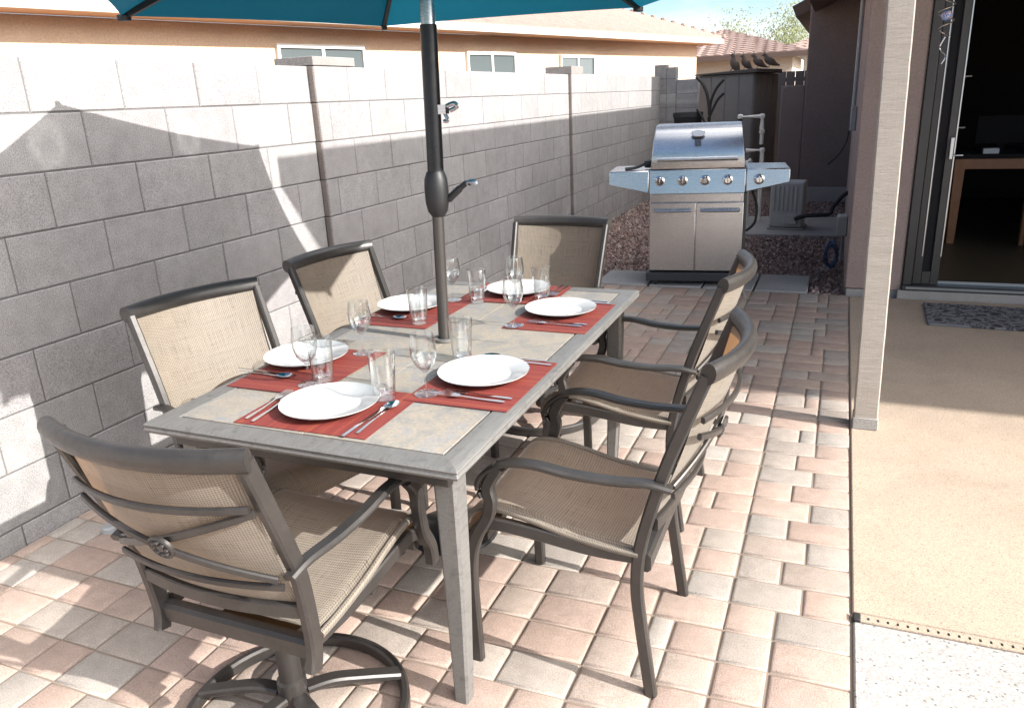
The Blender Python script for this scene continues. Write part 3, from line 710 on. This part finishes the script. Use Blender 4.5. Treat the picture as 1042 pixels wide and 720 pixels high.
# ------------------------------------------------------------------ table setting
ZT = TZ - .0008
def make_plate():
    p = MB(); p.lathe([(0,.004),(.075,.004),(.083,.007),(.092,.014),(.128,.021),(.131,.0225),(.130,.020),(.092,.010),(.080,.001),(.05,0),(0,0)], 48); return p
def make_tumbler():
    p = MB(); p.lathe([(0,.0),(.026,0),(.029,.004),(.031,.03),(.0355,.10),(.0375,.128),(.0362,.129),(.0340,.10),(.0292,.032),(.026,.016),(0,.013)], 28); return p
def make_wine():
    p = MB(); p.lathe([(0,0),(.033,0),(.034,.002),(.012,.005),(.0045,.010),(.0038,.035),(.0045,.062),(.012,.070),(.028,.088),(.0355,.112),(.0355,.135),(.031,.170),(.0298,.170),(.0338,.135),(.0338,.112),(.0265,.0895),(.011,.0735),(0,.071)], 28); return p
def make_fork():
    p = MB(); w = [(-.105,.0045),(-.09,.006),(-.03,.0035),(.02,.003),(.03,.010),(.045,.0115)]
    z = lambda y: .002+.006*max(0,math.sin((y+.02)*22)) if y > -.02 else .002+.003*math.sin((y+.105)*30)*.5
    for (a, wa), (b_, wb) in zip(w, w[1:]):
        vs = []
        for y, ww in ((a,wa),(b_,wb)): vs += [(-ww,y,z(y)),(ww,y,z(y)),(ww,y,z(y)+.0018),(-ww,y,z(y)+.0018)]
        p.add(vs, [(0,1,5,4),(1,2,6,5),(2,3,7,6),(3,0,4,7),(0,3,2,1),(4,5,6,7)])
    for k in range(4):
        x = -.0098+k*.0065; p.box(x-.0014,x+.0014,.0449,.09,z(.045),z(.045)+.0018)
    return p
def make_knife():
    p = MB(); p.prism([(-.005,-.11),(.005,-.11),(.0045,-.01),(.009,.0),(.0095,.08),(.004,.115),(-.004,.112),(-.0045,-.01)], .0015, .0042); return p
def make_spoon():
    p = MB(); p.sweep(spline([(0,-.10,.003),(0,-.03,.005),(0,.03,.004),(0,.05,.003)],5), rect(.0085,.0022), scale=[1.1,1.1,1,.9,.8,.7,.6,.6,.5,.5,.5,.5,.5,.6,.7,.8])
    def fn(u, v): 
        a = v*2*math.pi; r = u; return (.0185*r*math.cos(a), .074+.028*r*math.sin(a), .0018+.008*(r*r))
    p.grid(fn, 5, 20); return p
protos = {}
def inst(key, fn, name, mat, loc, rz, label, cat, group, smooth=40, bevel=0):
    if key not in protos:
        o = fn().build(name, mat, smooth=smooth, bevel=bevel); protos[key] = o
    else:
        o = protos[key].copy(); COL.objects.link(o)
    o.location = loc; o.rotation_euler = (0,0,rz); tag(o, label, cat, group); return o
def make_matt():
    p = MB(); p.box(-.195,.195,-.15,.15,0,.0016); return p
# x, y = plate centre, rz: 0 = diner looks along +y
SET = [ # plate, rz, mat centre, name of the place
    ((1.462,-.437), 0, (1.465,-.440), 'at the near end of the table', 'near end'),
    ((1.150,-.118), -90, (1.215,-.19), 'at the wall side seat nearer the camera', 'wall side near'),
    ((1.762,-.118), 90, (1.775,-.145), 'at the house side seat nearer the camera', 'house side near'),
    ((1.157,.535), -90, (1.205,.475), 'at the wall side seat farther from the camera', 'wall side far'),
    ((1.480,.850), 180, (1.475,.825), 'at the far end of the table', 'far end'),
    ((1.747,.600), 90, (1.765,.550), 'at the house side seat farther from the camera', 'house side far'),
]
for i, ((px, py), rz, (mx, my), where, short) in enumerate(SET):
    rr = R(rz)
    zz = ZT + (.0002 + .0018*(0 if i in (0,3,5) else 1) )
    inst('mat', make_matt, 'placemat', M['mat'], (mx, my, zz), rr+R(random.uniform(-1.5,1.5)), 'woven red placemat '+where, 'placemat', 'red placemats', 0)
    zp = zz + .0017
    inst('plate', make_plate, 'dinner_plate', M['porcelain'], (px, py, zp), 0, 'round white dinner plate '+where, 'plate', 'white dinner plates')
    def loc(a, b_, z=zp):
        return (px + a*math.cos(rr) - b_*math.sin(rr), py + a*math.sin(rr) + b_*math.cos(rr), z)
    j = lambda: R(random.uniform(-4, 4))
    inst('fork', make_fork, 'fork', M['cutlery'], loc(-.170,-.03), rr+j(), 'outer steel fork beside the plate '+where, 'fork', 'steel cutlery')
    inst('fork', make_fork, 'fork', M['cutlery'], loc(-.143,-.04), rr+j(), 'inner steel fork beside the plate '+where, 'fork', 'steel cutlery')
    inst('knife', make_knife, 'knife', M['cutlery'], loc(.143,-.045), rr+j(), 'steel knife beside the plate '+where, 'knife', 'steel cutlery', 0)
    inst('spoon', make_spoon, 'spoon', M['cutlery'], loc(.164,-.03), rr+j(), 'steel spoon beside the plate '+where, 'spoon', 'steel cutlery')
WINE = [((1.303,-.312),'near the camera end, in front of the wall side near plate'),((1.667,-.285),'between the near end plate and the house side near plate'),((1.295,-.02),'beyond the wall side near plate'),((1.272,.665),'just right of the umbrella pole, beyond the wall side far plate'),((1.650,.385),'beside the house side far plate'),((1.52,.72),'in front of the far end plate')]
TUMB = [((1.322,-.272),'next to the wall side near plate'),((1.573,-.345),'right behind the near end plate'),((1.634,.005),'next to the house side near plate'),((1.302,.335),'in front of the wall side far plate'),((1.380,.665),'left of the far end plate'),((1.622,.742),'right of the far end plate')]
for (x, y), wh in WINE: inst('wine', make_wine, 'wine_glass', M['glass'], (x,y,ZT+.0042), 0, 'stemmed wine glass '+wh, 'wine glass', 'stemmed wine glasses')
for (x, y), wh in TUMB: inst('tumbler', make_tumbler, 'tumbler', M['glass'], (x,y,ZT+.0042), 0, 'clear water tumbler '+wh, 'tumbler', 'clear tumblers')

# ------------------------------------------------------------------ grill.  local: front faces -y, x right
gl = thing('gas_grill', 'stainless steel gas grill cart on the patio edge by the wall', 'grill', (1.655, 4.06, 0), R(8))
W2 = .355
b = MB(); b.box(-W2, W2, .02, .50, .115, .73); b.build('cabinet', M['steel'], gl, bevel=.006)
b = MB(); b.box(-W2-.02, W2+.02, -.03, .52, .045, .112); b.build('base_tray', M['navy'], gl, bevel=.006)
for x, y in ((-.30,.03),(.30,.03),(-.30,.44),(.30,.44)):
    b = MB(); b.lathe([(0,-.012),(.024,-.012),(.026,-.006),(.026,.006),(.024,.012),(0,.012)], 18); b.v = [(x+p[2], y+p[0], .027+p[1]) for p in b.v]; b.build('wheel', M['rubber'], gl)
for sx in (-1, 1):
    b = MB(); x0, x1 = (-W2+.004, -.003) if sx < 0 else (.003, W2-.004)
    b.box(x0, x1, -.004, .019, .125, .655); dd = b.build('door', M['steel'], gl, bevel=.004)
    h = MB(); xa, xb = x0+.045, x1-.045
    h.tube(spline([(xa,-.005,.600),(xa,-.036,.600),(xa+.012,-.046,.600),(xb-.012,-.046,.600),(xb,-.036,.600),(xb,-.005,.600)],4), .012, 10); h.build('handle', M['steel'], dd)
b = MB(); b.box(-W2+.02, W2-.02, -.002, .018, .662, .725); b.build('drip_panel', M['steel'], gl, bevel=.003)
b = MB(); z0, z1 = .728, .908
b.add([(-W2,-.055,z0),(W2,-.055,z0),(W2,-.03,z1),(-W2,-.03,z1),(-W2,.5,z0),(W2,.5,z0),(W2,.5,z1),(-W2,.5,z1)], [(0,1,2,3),(4,7,6,5),(0,4,5,1),(3,2,6,7),(0,3,7,4),(1,5,6,2)]); b.build('control_panel', M['steel'], gl, bevel=.006)
for sx, xe in ((-1,.315),(1,.315)):
    b = MB(); xa = sx*(W2+.002); xb = sx*(W2+xe)
    za, zb = .735, .80
    b.add([(xa,-.05,za),(xb,-.04,zb),(xb,-.025,.902),(xa,-.03,.906),(xa,.46,.80),(xb,.46,.82),(xb,.46,.902),(xa,.46,.906)], [(0,1,2,3),(4,7,6,5),(0,4,5,1),(3,2,6,7),(0,3,7,4),(1,5,6,2)] if sx > 0 else [(3,2,1,0),(5,6,7,4),(1,5,4,0),(7,6,2,3),(4,7,3,0),(2,6,5,1)])
    b.build('side_shelf', M['steel'], gl, bevel=.008)
for x in (-.275,-.105,.06,.225,.45):
    b = MB(); b.lathe([(0,.042),(.020,.042),(.026,.036),(.029,.010),(.037,.007),(.039,0)], 24); b.v = [(x+p[0], -.046-p[2], .828+p[1]) for p in b.v]; kb = b.build('knob', M['cutlery'], gl)
    b = MB(); b.box(x-.004, x+.004, -.094, -.088, .81, .846); b.build('pointer', M['steel'], kb, bevel=.002)
# lid: quarter barrel
lp = [(-.022,.915),(-.028,.96),(-.022,1.03),(.005,1.12),(.045,1.19),(.09,1.222),(.16,1.232),(.33,1.232),(.46,1.18),(.49,1.10),(.495,.915)]
b = MB(); n = len(lp); LW = W2-.008
b.add([(-LW+.03*max(0,(z-.95)/.28),y,z) for y,z in lp]+[(LW-.03*max(0,(z-.95)/.28),y,z) for y,z in lp], [(i,n+i,n+i+1,i+1) for i in range(n-1)]+[tuple(range(n)), tuple(reversed(range(n,2*n)))]); lid = b.build('lid', M['steel'], gl, bevel=.006, smooth=40)
b = MB(); b.tube([(-.29,-.095,.990),(.29,-.095,.990)], .018, 14)
for x in (-.25,.25): b.tube([(x,-.025,.990),(x,-.095,.990)], .011, 8)
b.build('handle', M['steel'], lid)
b = MB(); em = [(-.05,.0),(-.04,-.018),(-.02,-.026),(.02,-.026),(.04,-.018),(.05,.0),(.047,.022),(.036,.014),(.022,.024),(-.022,.024),(-.036,.014),(-.047,.022)]
mm = Matrix.Translation((.0,-.001,1.165)) @ Matrix.Rotation(R(60),4,'X')
b.prism(em, 0, .014, mm); b.build('emblem', M['paper'], lid, bevel=.004)
b = MB(); mm = Matrix.Translation((.0,-.020,1.105)) @ Matrix.Rotation(R(72),4,'X')
for x0, x1, y0, y1 in ((-.022,-.016,-.02,.02),(-.012,-.006,-.02,.02),(-.002,.004,-.02,.02),(.008,.014,-.02,.02),(.018,.023,-.02,.02),(-.022,.023,-.023,-.0205),(-.022,.023,.0205,.023)): b.box(x0,x1,y0,y1,0,.007,mm)
b.build('lettering', M['door'], lid, smooth=0)
b = MB(); b.tube(spline([(W2+.06,.2,.72),(W2+.10,.2,.60),(W2+.09,.2,.47),(W2+.02,.22,.40),(W2-.02,.25,.42)],6), .010, 8); b.build('gas_hose', M['rubber'], gl)
b = MB(); b.box(W2-.004, W2+.018, .0, .5, .13, .726); b.build('side_panel', M['door'], gl, bevel=.003)
gb = MB(); gb.tube(spline([(-.10,-.03,.012),(-.02,.0,.02),(.05,.03,.045)],5), .012, 8); gb.lathe([(0,-.02),(.03,-.015),(.042,.01),(.035,.035),(0,.045)], 14, (.075,.04,.03))
tag(gb.build('grill_brush', M['black'], loc=(1.20,4.08,.902), rot=(0,0,R(8))), 'black cleaning brush lying on the left grill shelf', 'brush')

# ------------------------------------------------------------------ things behind the grill
bx = thing('equipment_box', 'grey ribbed plastic equipment box on the concrete pad', 'utility box', (2.15,6.86,-.004), R(-3))
b = MB(); b.box(-.17,.17,0,.34,.02,.50); b.build('case', M['beige'], bx, bevel=.02, seg=3)
b = MB(); b.box(-.185,.185,-.015,.355,0,.018); b.build('foot_plate', M['concrete'], bx, bevel=.004)
b = MB()
for i in range(6): b.box(-.14+i*.045, -.118+i*.045, -.010, -.0005, .20, .46)
b.build('rib_panel', M['beige'], bx, bevel=.006)
b = MB(); b.box(-.02,.12,-.03,-.0005,.06,.17); b.build('junction_cover', M['beige'], bx, bevel=.01)
b = MB(); b.tube(spline([(.10,-.03,.12),(.2,-.06,.16),(.34,-.05,.17),(.44,-.02,.18),(.47,0,.25),(.55,.05,.36),(.62,.1,.40)],6), .022, 10); b.build('hose', M['rubber'], bx)
pv_ = thing('pipe_assembly', 'white plumbing pipes looping up behind the grill', 'pipes', (1.66,7.45,-.004))
def pipe(pts, name='pipe', r=.026):
    b = MB(); b.tube(pts, r, 12); 
    o = b.build(name, M['pvc'], pv_)
    for p in pts[1:-1]:
        q = MB(); q.lathe([(0,-.030),(.02,-.027),(.03,-.015),(.031,0),(.03,.015),(.02,.027),(0,.030)], 12, p); q.build('elbow', M['pvc'], o)
pipe([(-.10,0,0),(-.10,0,1.17),(.14,0,1.17),(.14,0,1.03)])
pipe([(.12,.05,1.02),(.14,.05,1.0),(.14,.05,.86)], 'pipe', .02)
pipe([(.02,-.05,0),(.02,-.05,.56),(.0,-.05,.66),(.05,-.05,.70)], 'pipe', .024)
pipe([(-.02,-.02,.80),(.16,-.02,.80),(.16,-.02,0)], 'pipe', .024)
sh = thing('storage_shed', 'low grey panelled storage shed at the end of the yard', 'shed', (1.37,10.6,0), R(-9))
b = MB(); b.box(-.86, 0, 0, 1.45, 0, 1.68); b.build('wall', M['shed'], sh, bevel=.01)
b = MB()
for i in range(4): b.box(-.845+i*.212, -.65+i*.212, -.012, -.0005, .06, 1.66)
b.build('front_panel', M['shed'], sh, bevel=.006)
b = MB()
for i in range(4): b.box(.0005, .012, .03+i*.36, .355+i*.36, .06, 1.66)
b.build('side_panel', M['shed'], sh, bevel=.006)
b = MB(); b.add([(-.90,-.06,1.685),(.05,-.06,1.685),(.05,1.5,1.685),(-.90,1.5,1.685),(-.90,-.06,1.705),(.05,-.06,1.745),(.05,1.5,1.745),(-.90,1.5,1.705)], [(3,2,1,0),(4,5,6,7),(0,1,5,4),(1,2,6,5),(2,3,7,6),(3,0,4,7)]); b.build('lid', M['shedroof'], sh, bevel=.008)
def make_bird():
    p = MB(); path = spline([(-.13,0,.035),(-.07,0,.05),(-.02,0,.075),(.03,0,.10),(.055,0,.135),(.075,0,.155),(.095,0,.150),(.115,0,.142)],3)
    n = len(path); rad = [.006,.012,.018,.026,.034,.041,.046,.048,.047,.043,.038,.032,.026,.023,.022,.023,.023,.020,.012,.008,.005,.002]
    p.sweep(path, circ(1,1,10), scale=rad[:n]+[.002]*max(0,n-len(rad)))
    p.tube([(.0,.012,.05),(.005,.012,0)], .004, 5); p.tube([(.0,-.012,.05),(.005,-.012,0)], .004, 5)
    p.tube(spline([(.075,0,.17),(.082,0,.195),(.10,0,.20)],4), .004, 5); return p
mats_b = [(1.0,R(65),'leftmost dark quail figure perched on the shed lid, most upright',1.3),(1.19,R(40),'second quail figure from the left on the shed lid',1.15),(1.38,R(20),'third quail figure from the left on the shed lid, leaning low',1.15),(1.55,R(10),'rightmost quail figure at the end of the shed lid',1.15)]
for i, (x, tl, lb, s_) in enumerate(mats_b):
    o = inst('bird', make_bird, 'quail', M['bird'], (x, 10.78+.02*i, 1.733), R(175) if i else R(170), lb, 'bird', 'quail figures on the shed', 50)
    o.location.z = 1.722 + .0128*(x-.9)*3; o.rotation_euler = (0, -tl*.5, R(180)); o.scale = (s_, s_, s_)
sc_t = thing('metal_branch_sculpture', 'black iron branching sculpture in a dark pot before the shed', 'sculpture', (.875, 9.6, 0))
b = MB(); b.lathe([(0,0),(.12,0),(.15,.28),(.16,.3),(.14,.3),(.13,.26),(0,.26)], 20); b.build('pot', M['pot'], sc_t)
b = MB()
b.tube(spline([(0,0,.26),(.0,0,.8),(.01,0,1.15),(-.02,0,1.38),(-.09,0,1.55),(-.19,0,1.655)],6), .022, 8)
b.tube(spline([(.01,0,1.15),(.03,0,1.32),(.09,0,1.48),(.19,0,1.60)],6), .018, 8); b.tube(spline([(.0,0,1.08),(.05,0,1.2),(.12,0,1.34),(.20,0,1.42)],6), .018, 8); b.tube(spline([(-.01,0,.95),(-.06,0,1.06),(-.12,0,1.16),(-.17,0,1.22)],6), .016, 8)
b.build('branches', M['iron'], sc_t)
pt = MB(); pt.lathe([(0,0),(.13,0),(.20,.98),(.215,1.0),(.215,1.06),(.19,1.06),(.17,.9),(0,.9)], 20); tag(pt.build('planter', M['pot'], loc=(.56,9.75,.12)), 'tall black planter standing in the far wall corner', 'planter')
bf = thing('back_fence', 'dark grey slatted fence panel between the shed and the dark stucco wing', 'fence', (1.5,13.2,0))
b = MB()
for i in range(8): b.box(i*.15, i*.15+.143, 0, .02, .05, 1.72)
b.build('slat_panel', M['fence'], bf, bevel=.003)
b = MB(); b.box(-.02,1.22,.0205,.05,1.55,1.62); b.box(-.02,1.22,.0205,.05,.2,.27); b.build('rail', M['fence'], bf)

# ------------------------------------------------------------------ neighbouring houses
def nb_roof(mb, L, x_eave, depth, z, pitch, thick=.05, rows=26, hip=True):
    """local: eave along +x at y=0, roof rises to +y. real stepped tile courses, hipped at both ends"""
    for r in range(rows):
        d0 = depth*r/rows; d1 = depth*(r+1)/rows + .03; h0 = z + d0*pitch; h1 = z + d1*pitch
        a0, e0 = (d0, L-d0) if hip else (0, L); a1, e1 = (d1, L-d1) if hip else (0, L)
        if e0 - a0 < .1: break
        m = max(2, int((e0-a0)/.09)); vs = []; off = (r % 2)*.5
        for q in range(m+1):
            t_ = q/m; xa = a0+(e0-a0)*t_; xb = a1+(e1-a1)*t_; hump = .05*abs(math.sin(math.pi*(xa/.30)))**.8
            vs += [(xa,d0,h0), (xa,d0,h0+thick*.5+hump), (xb,d1,h1+.005+hump)]
        mb.add(vs, [f_ for q in range(m) for f_ in ((3*q+1,3*q+4,3*q+5,3*q+2),(3*q,3*q+3,3*q+4,3*q+1))])
        if hip:
            mb.add([(e0,d0,h0+thick),(L-d0,2*depth-d0,h0+thick),(e1,2*depth-d1,h1+.01),(e1,d1,h1+.01),(e0,d0,h0),(L-d0,2*depth-d0,h0)], [(0,1,2,3),(4,5,1,0)])
nh = thing('neighbour_house', 'peach stucco house with pale tile roof beyond the block wall', 'house', (-4.691-.292*6, 3.438-.956*6, 0), math.atan2(.956,.292))
LN = 15.47+6
b = MB(); b.box(.4, LN-.45, .45, 7.5, -.04, 2.50); b.build('wall', M['neighbor'], nh, smooth=0)
b = MB(); b.box(0, LN, .02, .449, 2.502, 2.525); b.box(LN-.449, LN-.02, .45, 7.9, 2.502, 2.525); b.build('soffit', M['soffit'], nh, smooth=0)
b = MB(); b.box(-.02, LN+.02, -.02, .018, 2.50, 2.615); b.box(LN-.018, LN+.02, .02, 8.0, 2.50, 2.615); b.build('fascia', M['fascia'], nh, bevel=.005)
b = MB(); nb_roof(b, LN, 0, 4.0, 2.615, .40); rf = b.build('roof', M['tile'], nh, smooth=0)
b = MB()
for i in range(22):
    q = i/22*3.8; p0 = Vector((LN-q, q, 2.66+q*.4)); b.lathe([(0,.06),(.05,.05),(.085,0),(.085,-.03)], 8, p0)
b.build('ridge_tile', M['tile2'], rf)
for x0, x1, z0, z1, gname in ((3.29,4.66,1.45,2.235,0),(6.89,8.06,1.45,2.195,1),(9.47,10.55,1.45,2.17,2)):
    x0 += 6; x1 += 6; xm = (x0+x1)/2
    b = MB()
    b.box(x0-.04,x1+.04,.40,.448,z1,z1+.05); b.box(x0-.04,x1+.04,.40,.448,z0-.05,z0); b.box(x0-.04,x0,.40,.448,z0+.001,z1-.001); b.box(x1,x1+.04,.40,.448,z0+.001,z1-.001); b.box(xm-.025,xm+.025,.405,.448,z0+.001,z1-.001)
    wf = b.build('window', M['wframe'], nh, smooth=0)
    b = MB(); b.box(x0+.001,xm-.026,.425,.447,z0+.001,z1-.001); b.box(xm+.026,x1-.001,.43,.447,z0+.001,z1-.001); b.build('pane', M['window'], wf, smooth=0)
b = MB(); b.lathe([(0,0),(.06,0),(.06,.5),(.08,.5),(.08,.56),(0,.58)], 12, (11.0, 1.2, 3.0)); b.build('roof_vent', M['tile2'], nh)
h2 = thing('far_house', 'tan house with hipped tile roof far behind the shed', 'house', (-3.2,22,0))
b = MB(); b.box(0, 4.4, 0, 6, -.04, 2.30); b.build('wall', M['neighbor2'], h2, smooth=0)
b = MB(); nb_roof(b, 5.3, 0, 2.6, 2.34, .32, .05, 14); b.v = [(x-.45,y-.4,z) for x,y,z in b.v]; b.build('roof', M['tile2'], h2, smooth=0)
b = MB(); b.box(-.47,4.87,-.44,-.402,2.24,2.37); b.box(4.83,4.87,-.401,5.0,2.24,2.37); b.build('fascia', M['brownfascia'], h2, smooth=0)
h3 = thing('brown_eave_house', 'brown rafter-tailed roof corner of a house beyond the dark wing', 'house', (1.95,10.6,0))
b = MB(); b.box(.35, 5, .4, 5, -.04, 2.9); b.build('wall', M['stuccodark'], h3, smooth=0)
b = MB(); mm = Matrix.Translation((0,0,2.42)) @ Matrix.Rotation(R(-24),4,'Y'); b.box(-.05,4,0,4.6,0,.16,mm); b.build('roof', M['brownfascia'], h3, smooth=0)
h4 = thing('tile_roof_house', 'distant house with pinkish tile roof behind the brown eave', 'house', (0.2,30,0))
b = MB(); b.box(0, 8, 0, 6, -.04, 2.6); b.build('wall', M['neighbor2'], h4, smooth=0)
b = MB(); nb_roof(b, 9, 0, 4, 2.6, .35, .05, 14); b.v = [(x-.5,y-.4,z) for x,y,z in b.v]; b.build('roof', M['tile2'], h4, smooth=0)
# desert tree
tr = thing('desert_tree', 'pale green desert tree rising behind the far roofs', 'tree', (-.15, 34, -.25))
b = MB(); b.tube([(0,0,0),(.05,0,1.2),(.0,.1,2.0)], .16, 8, scale=[1,.8,.6])
tips = []
for i in range(9):
    a = random.random()*6.28; el_ = random.uniform(.5,1.3); L_ = random.uniform(1.6,2.9)
    e_ = Vector((math.cos(a)*math.cos(el_), math.sin(a)*math.cos(el_), math.sin(el_)))*L_ + Vector((0,.1,1.9)); tips.append(e_)
    b.tube(spline([(0,.1,1.9), Vector((0,.1,1.9)).lerp(e_,.5)+Vector((random.uniform(-.2,.2),random.uniform(-.2,.2),.1)), e_],4), .06, 6, scale=[1,.9,.8,.7,.6,.5,.4,.3,.2])
b.build('trunk', M['bark'], tr)
b = MB()
for i in range(6500):
    tp = random.choice(tips); p = tp + Vector((random.gauss(0,.55), random.gauss(0,.55), random.gauss(0,.42)))
    s_ = random.uniform(.03,.075); e = Euler((random.random()*6,random.random()*6,random.random()*6)).to_matrix()
    b.add([p + e @ Vector(q) for q in ((-s_,0,0),(0,-s_*.4,0),(s_,0,0),(0,s_*.4,0))], [(0,1,2,3)])
b.build('crown', M['leaf'], tr, smooth=0)

# ------------------------------------------------------------------ world, sun, camera
A_, B_ = 1.75, .21     # horizontal travel of light per unit of drop: towards -x, towards +y
elev = math.atan(1/math.hypot(A_, B_))
tosun = Vector((A_, -B_, 1)).normalized()
wd = bpy.data.worlds.new("World"); sc.world = wd; wd.use_nodes = True
nt = wd.node_tree; bg = nt.nodes['Background']
sky = nt.nodes.new('ShaderNodeTexSky'); sky.sky_type = 'NISHITA'; sky.sun_disc = False
sky.sun_elevation = elev; sky.sun_rotation = math.atan2(tosun.x, tosun.y); sky.air_density = 1.0; sky.dust_density = .15; sky.ozone_density = 1.5; sky.altitude = 1200
tc = nt.nodes.new('ShaderNodeTexCoord'); mp = nt.nodes.new('ShaderNodeMapping'); mp.inputs['Scale'].default_value = (1.0, 1.0, 3.2); mp.inputs['Location'].default_value = (.35, .2, .55)
nz = nt.nodes.new('ShaderNodeTexNoise'); nz.inputs['Scale'].default_value = 3.4; nz.inputs['Detail'].default_value = 7; nz.inputs['Roughness'].default_value = .6
rp = nt.nodes.new('ShaderNodeValToRGB'); rp.color_ramp.elements[0].position = .44; rp.color_ramp.elements[1].position = .60
mx = nt.nodes.new('ShaderNodeMix'); mx.data_type = 'RGBA'
nt.links.new(tc.outputs['Generated'], mp.inputs[0]); nt.links.new(mp.outputs[0], nz.inputs['Vector']); nt.links.new(nz.outputs['Fac'], rp.inputs[0])
def wm(op, a, b_):
    x = nt.nodes.new('ShaderNodeMath'); x.operation = op
    for i, v in enumerate((a, b_)):
        if isinstance(v, (int, float)): x.inputs[i].default_value = v
        else: nt.links.new(v, x.inputs[i])
    return x.outputs[0]
# bright out-of-view haze added round the sun to fill the shaded wall, clearer blue overhead and behind the camera
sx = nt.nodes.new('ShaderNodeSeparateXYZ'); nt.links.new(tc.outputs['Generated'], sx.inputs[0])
fill_haze = nt.nodes.new('ShaderNodeMapRange'); fill_haze.interpolation_type = 'SMOOTHSTEP'; fill_haze.inputs['From Min'].default_value = .42; fill_haze.inputs['From Max'].default_value = .85
nt.links.new(wm('ADD', wm('ADD', wm('MULTIPLY', sx.outputs[2], .55), wm('MULTIPLY', sx.outputs[0], .75)), wm('MULTIPLY', wm('SUBTRACT', nz.outputs['Fac'], .5), .5)), fill_haze.inputs['Value'])
ysel = nt.nodes.new('ShaderNodeMapRange'); ysel.interpolation_type = 'SMOOTHSTEP'; ysel.inputs['From Min'].default_value = -.1; ysel.inputs['From Max'].default_value = .4; nt.links.new(sx.outputs[1], ysel.inputs['Value'])
hs = nt.nodes.new('ShaderNodeHueSaturation'); hs.inputs['Saturation'].default_value = 1.0; hs.inputs['Value'].default_value = .72
nt.links.new(sky.outputs[0], hs.inputs['Color']); nt.links.new(hs.outputs[0], mx.inputs[6])
mx2 = nt.nodes.new('ShaderNodeMix'); mx2.data_type = 'RGBA'
nt.links.new(wm('MULTIPLY', wm('MULTIPLY', rp.outputs[0], .85), ysel.outputs[0]), mx.inputs[0]); mx.inputs[7].default_value = (4.3, 4.35, 4.4, 1)
nt.links.new(mx.outputs[2], mx2.inputs[6]); nt.links.new(wm('MULTIPLY', fill_haze.outputs[0], .95), mx2.inputs[0]); mx2.inputs[7].default_value = (24, 23.3, 22.6, 1)
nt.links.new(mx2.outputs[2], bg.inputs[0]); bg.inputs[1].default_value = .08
sl_ = bpy.data.lights.new('sun', 'SUN'); sl_.energy = 3.0; sl_.angle = R(.55); sl_.color = (1.0, .96, .905)
so = bpy.data.objects.new('sun', sl_); COL.objects.link(so); so.rotation_euler = (-tosun).to_track_quat('-Z', 'Y').to_euler()

f, yaw, pitch, roll = 782.46, -.4057, .3188, -.0474
cy, sy, cpx, spx_ = math.cos(yaw), math.sin(yaw), math.cos(pitch), math.sin(pitch)
fw = Vector((sy*cpx, cy*cpx, -spx_)); rt = Vector((cy, -sy, 0)); up = rt.cross(fw)
c, s = math.cos(roll), math.sin(roll)
r2 = rt*c + up*s; u2 = -rt*s + up*c
cam = bpy.data.cameras.new('camera'); cam.sensor_width = 36; cam.lens = f/1042*36; cam.clip_end = 800; cam.clip_start = .02
co = bpy.data.objects.new('camera', cam); COL.objects.link(co)
co.matrix_world = Matrix(((r2.x, u2.x, -fw.x, 2.6535), (r2.y, u2.y, -fw.y, -1.9833), (r2.z, u2.z, -fw.z, 1.469), (0,0,0,1)))
sc.camera = co
sc.view_settings.view_transform = 'Standard'; sc.view_settings.look = 'None'; sc.view_settings.gamma = 1; sc.view_settings.use_curve_mapping = False
sc.view_settings.exposure = 1.74
sc.cycles.use_denoising = True; sc.cycles.max_bounces = 10; sc.cycles.transparent_max_bounces = 24
sc.cycles.caustics_reflective = False; sc.cycles.caustics_refractive = False; sc.cycles.sample_clamp_indirect = 6
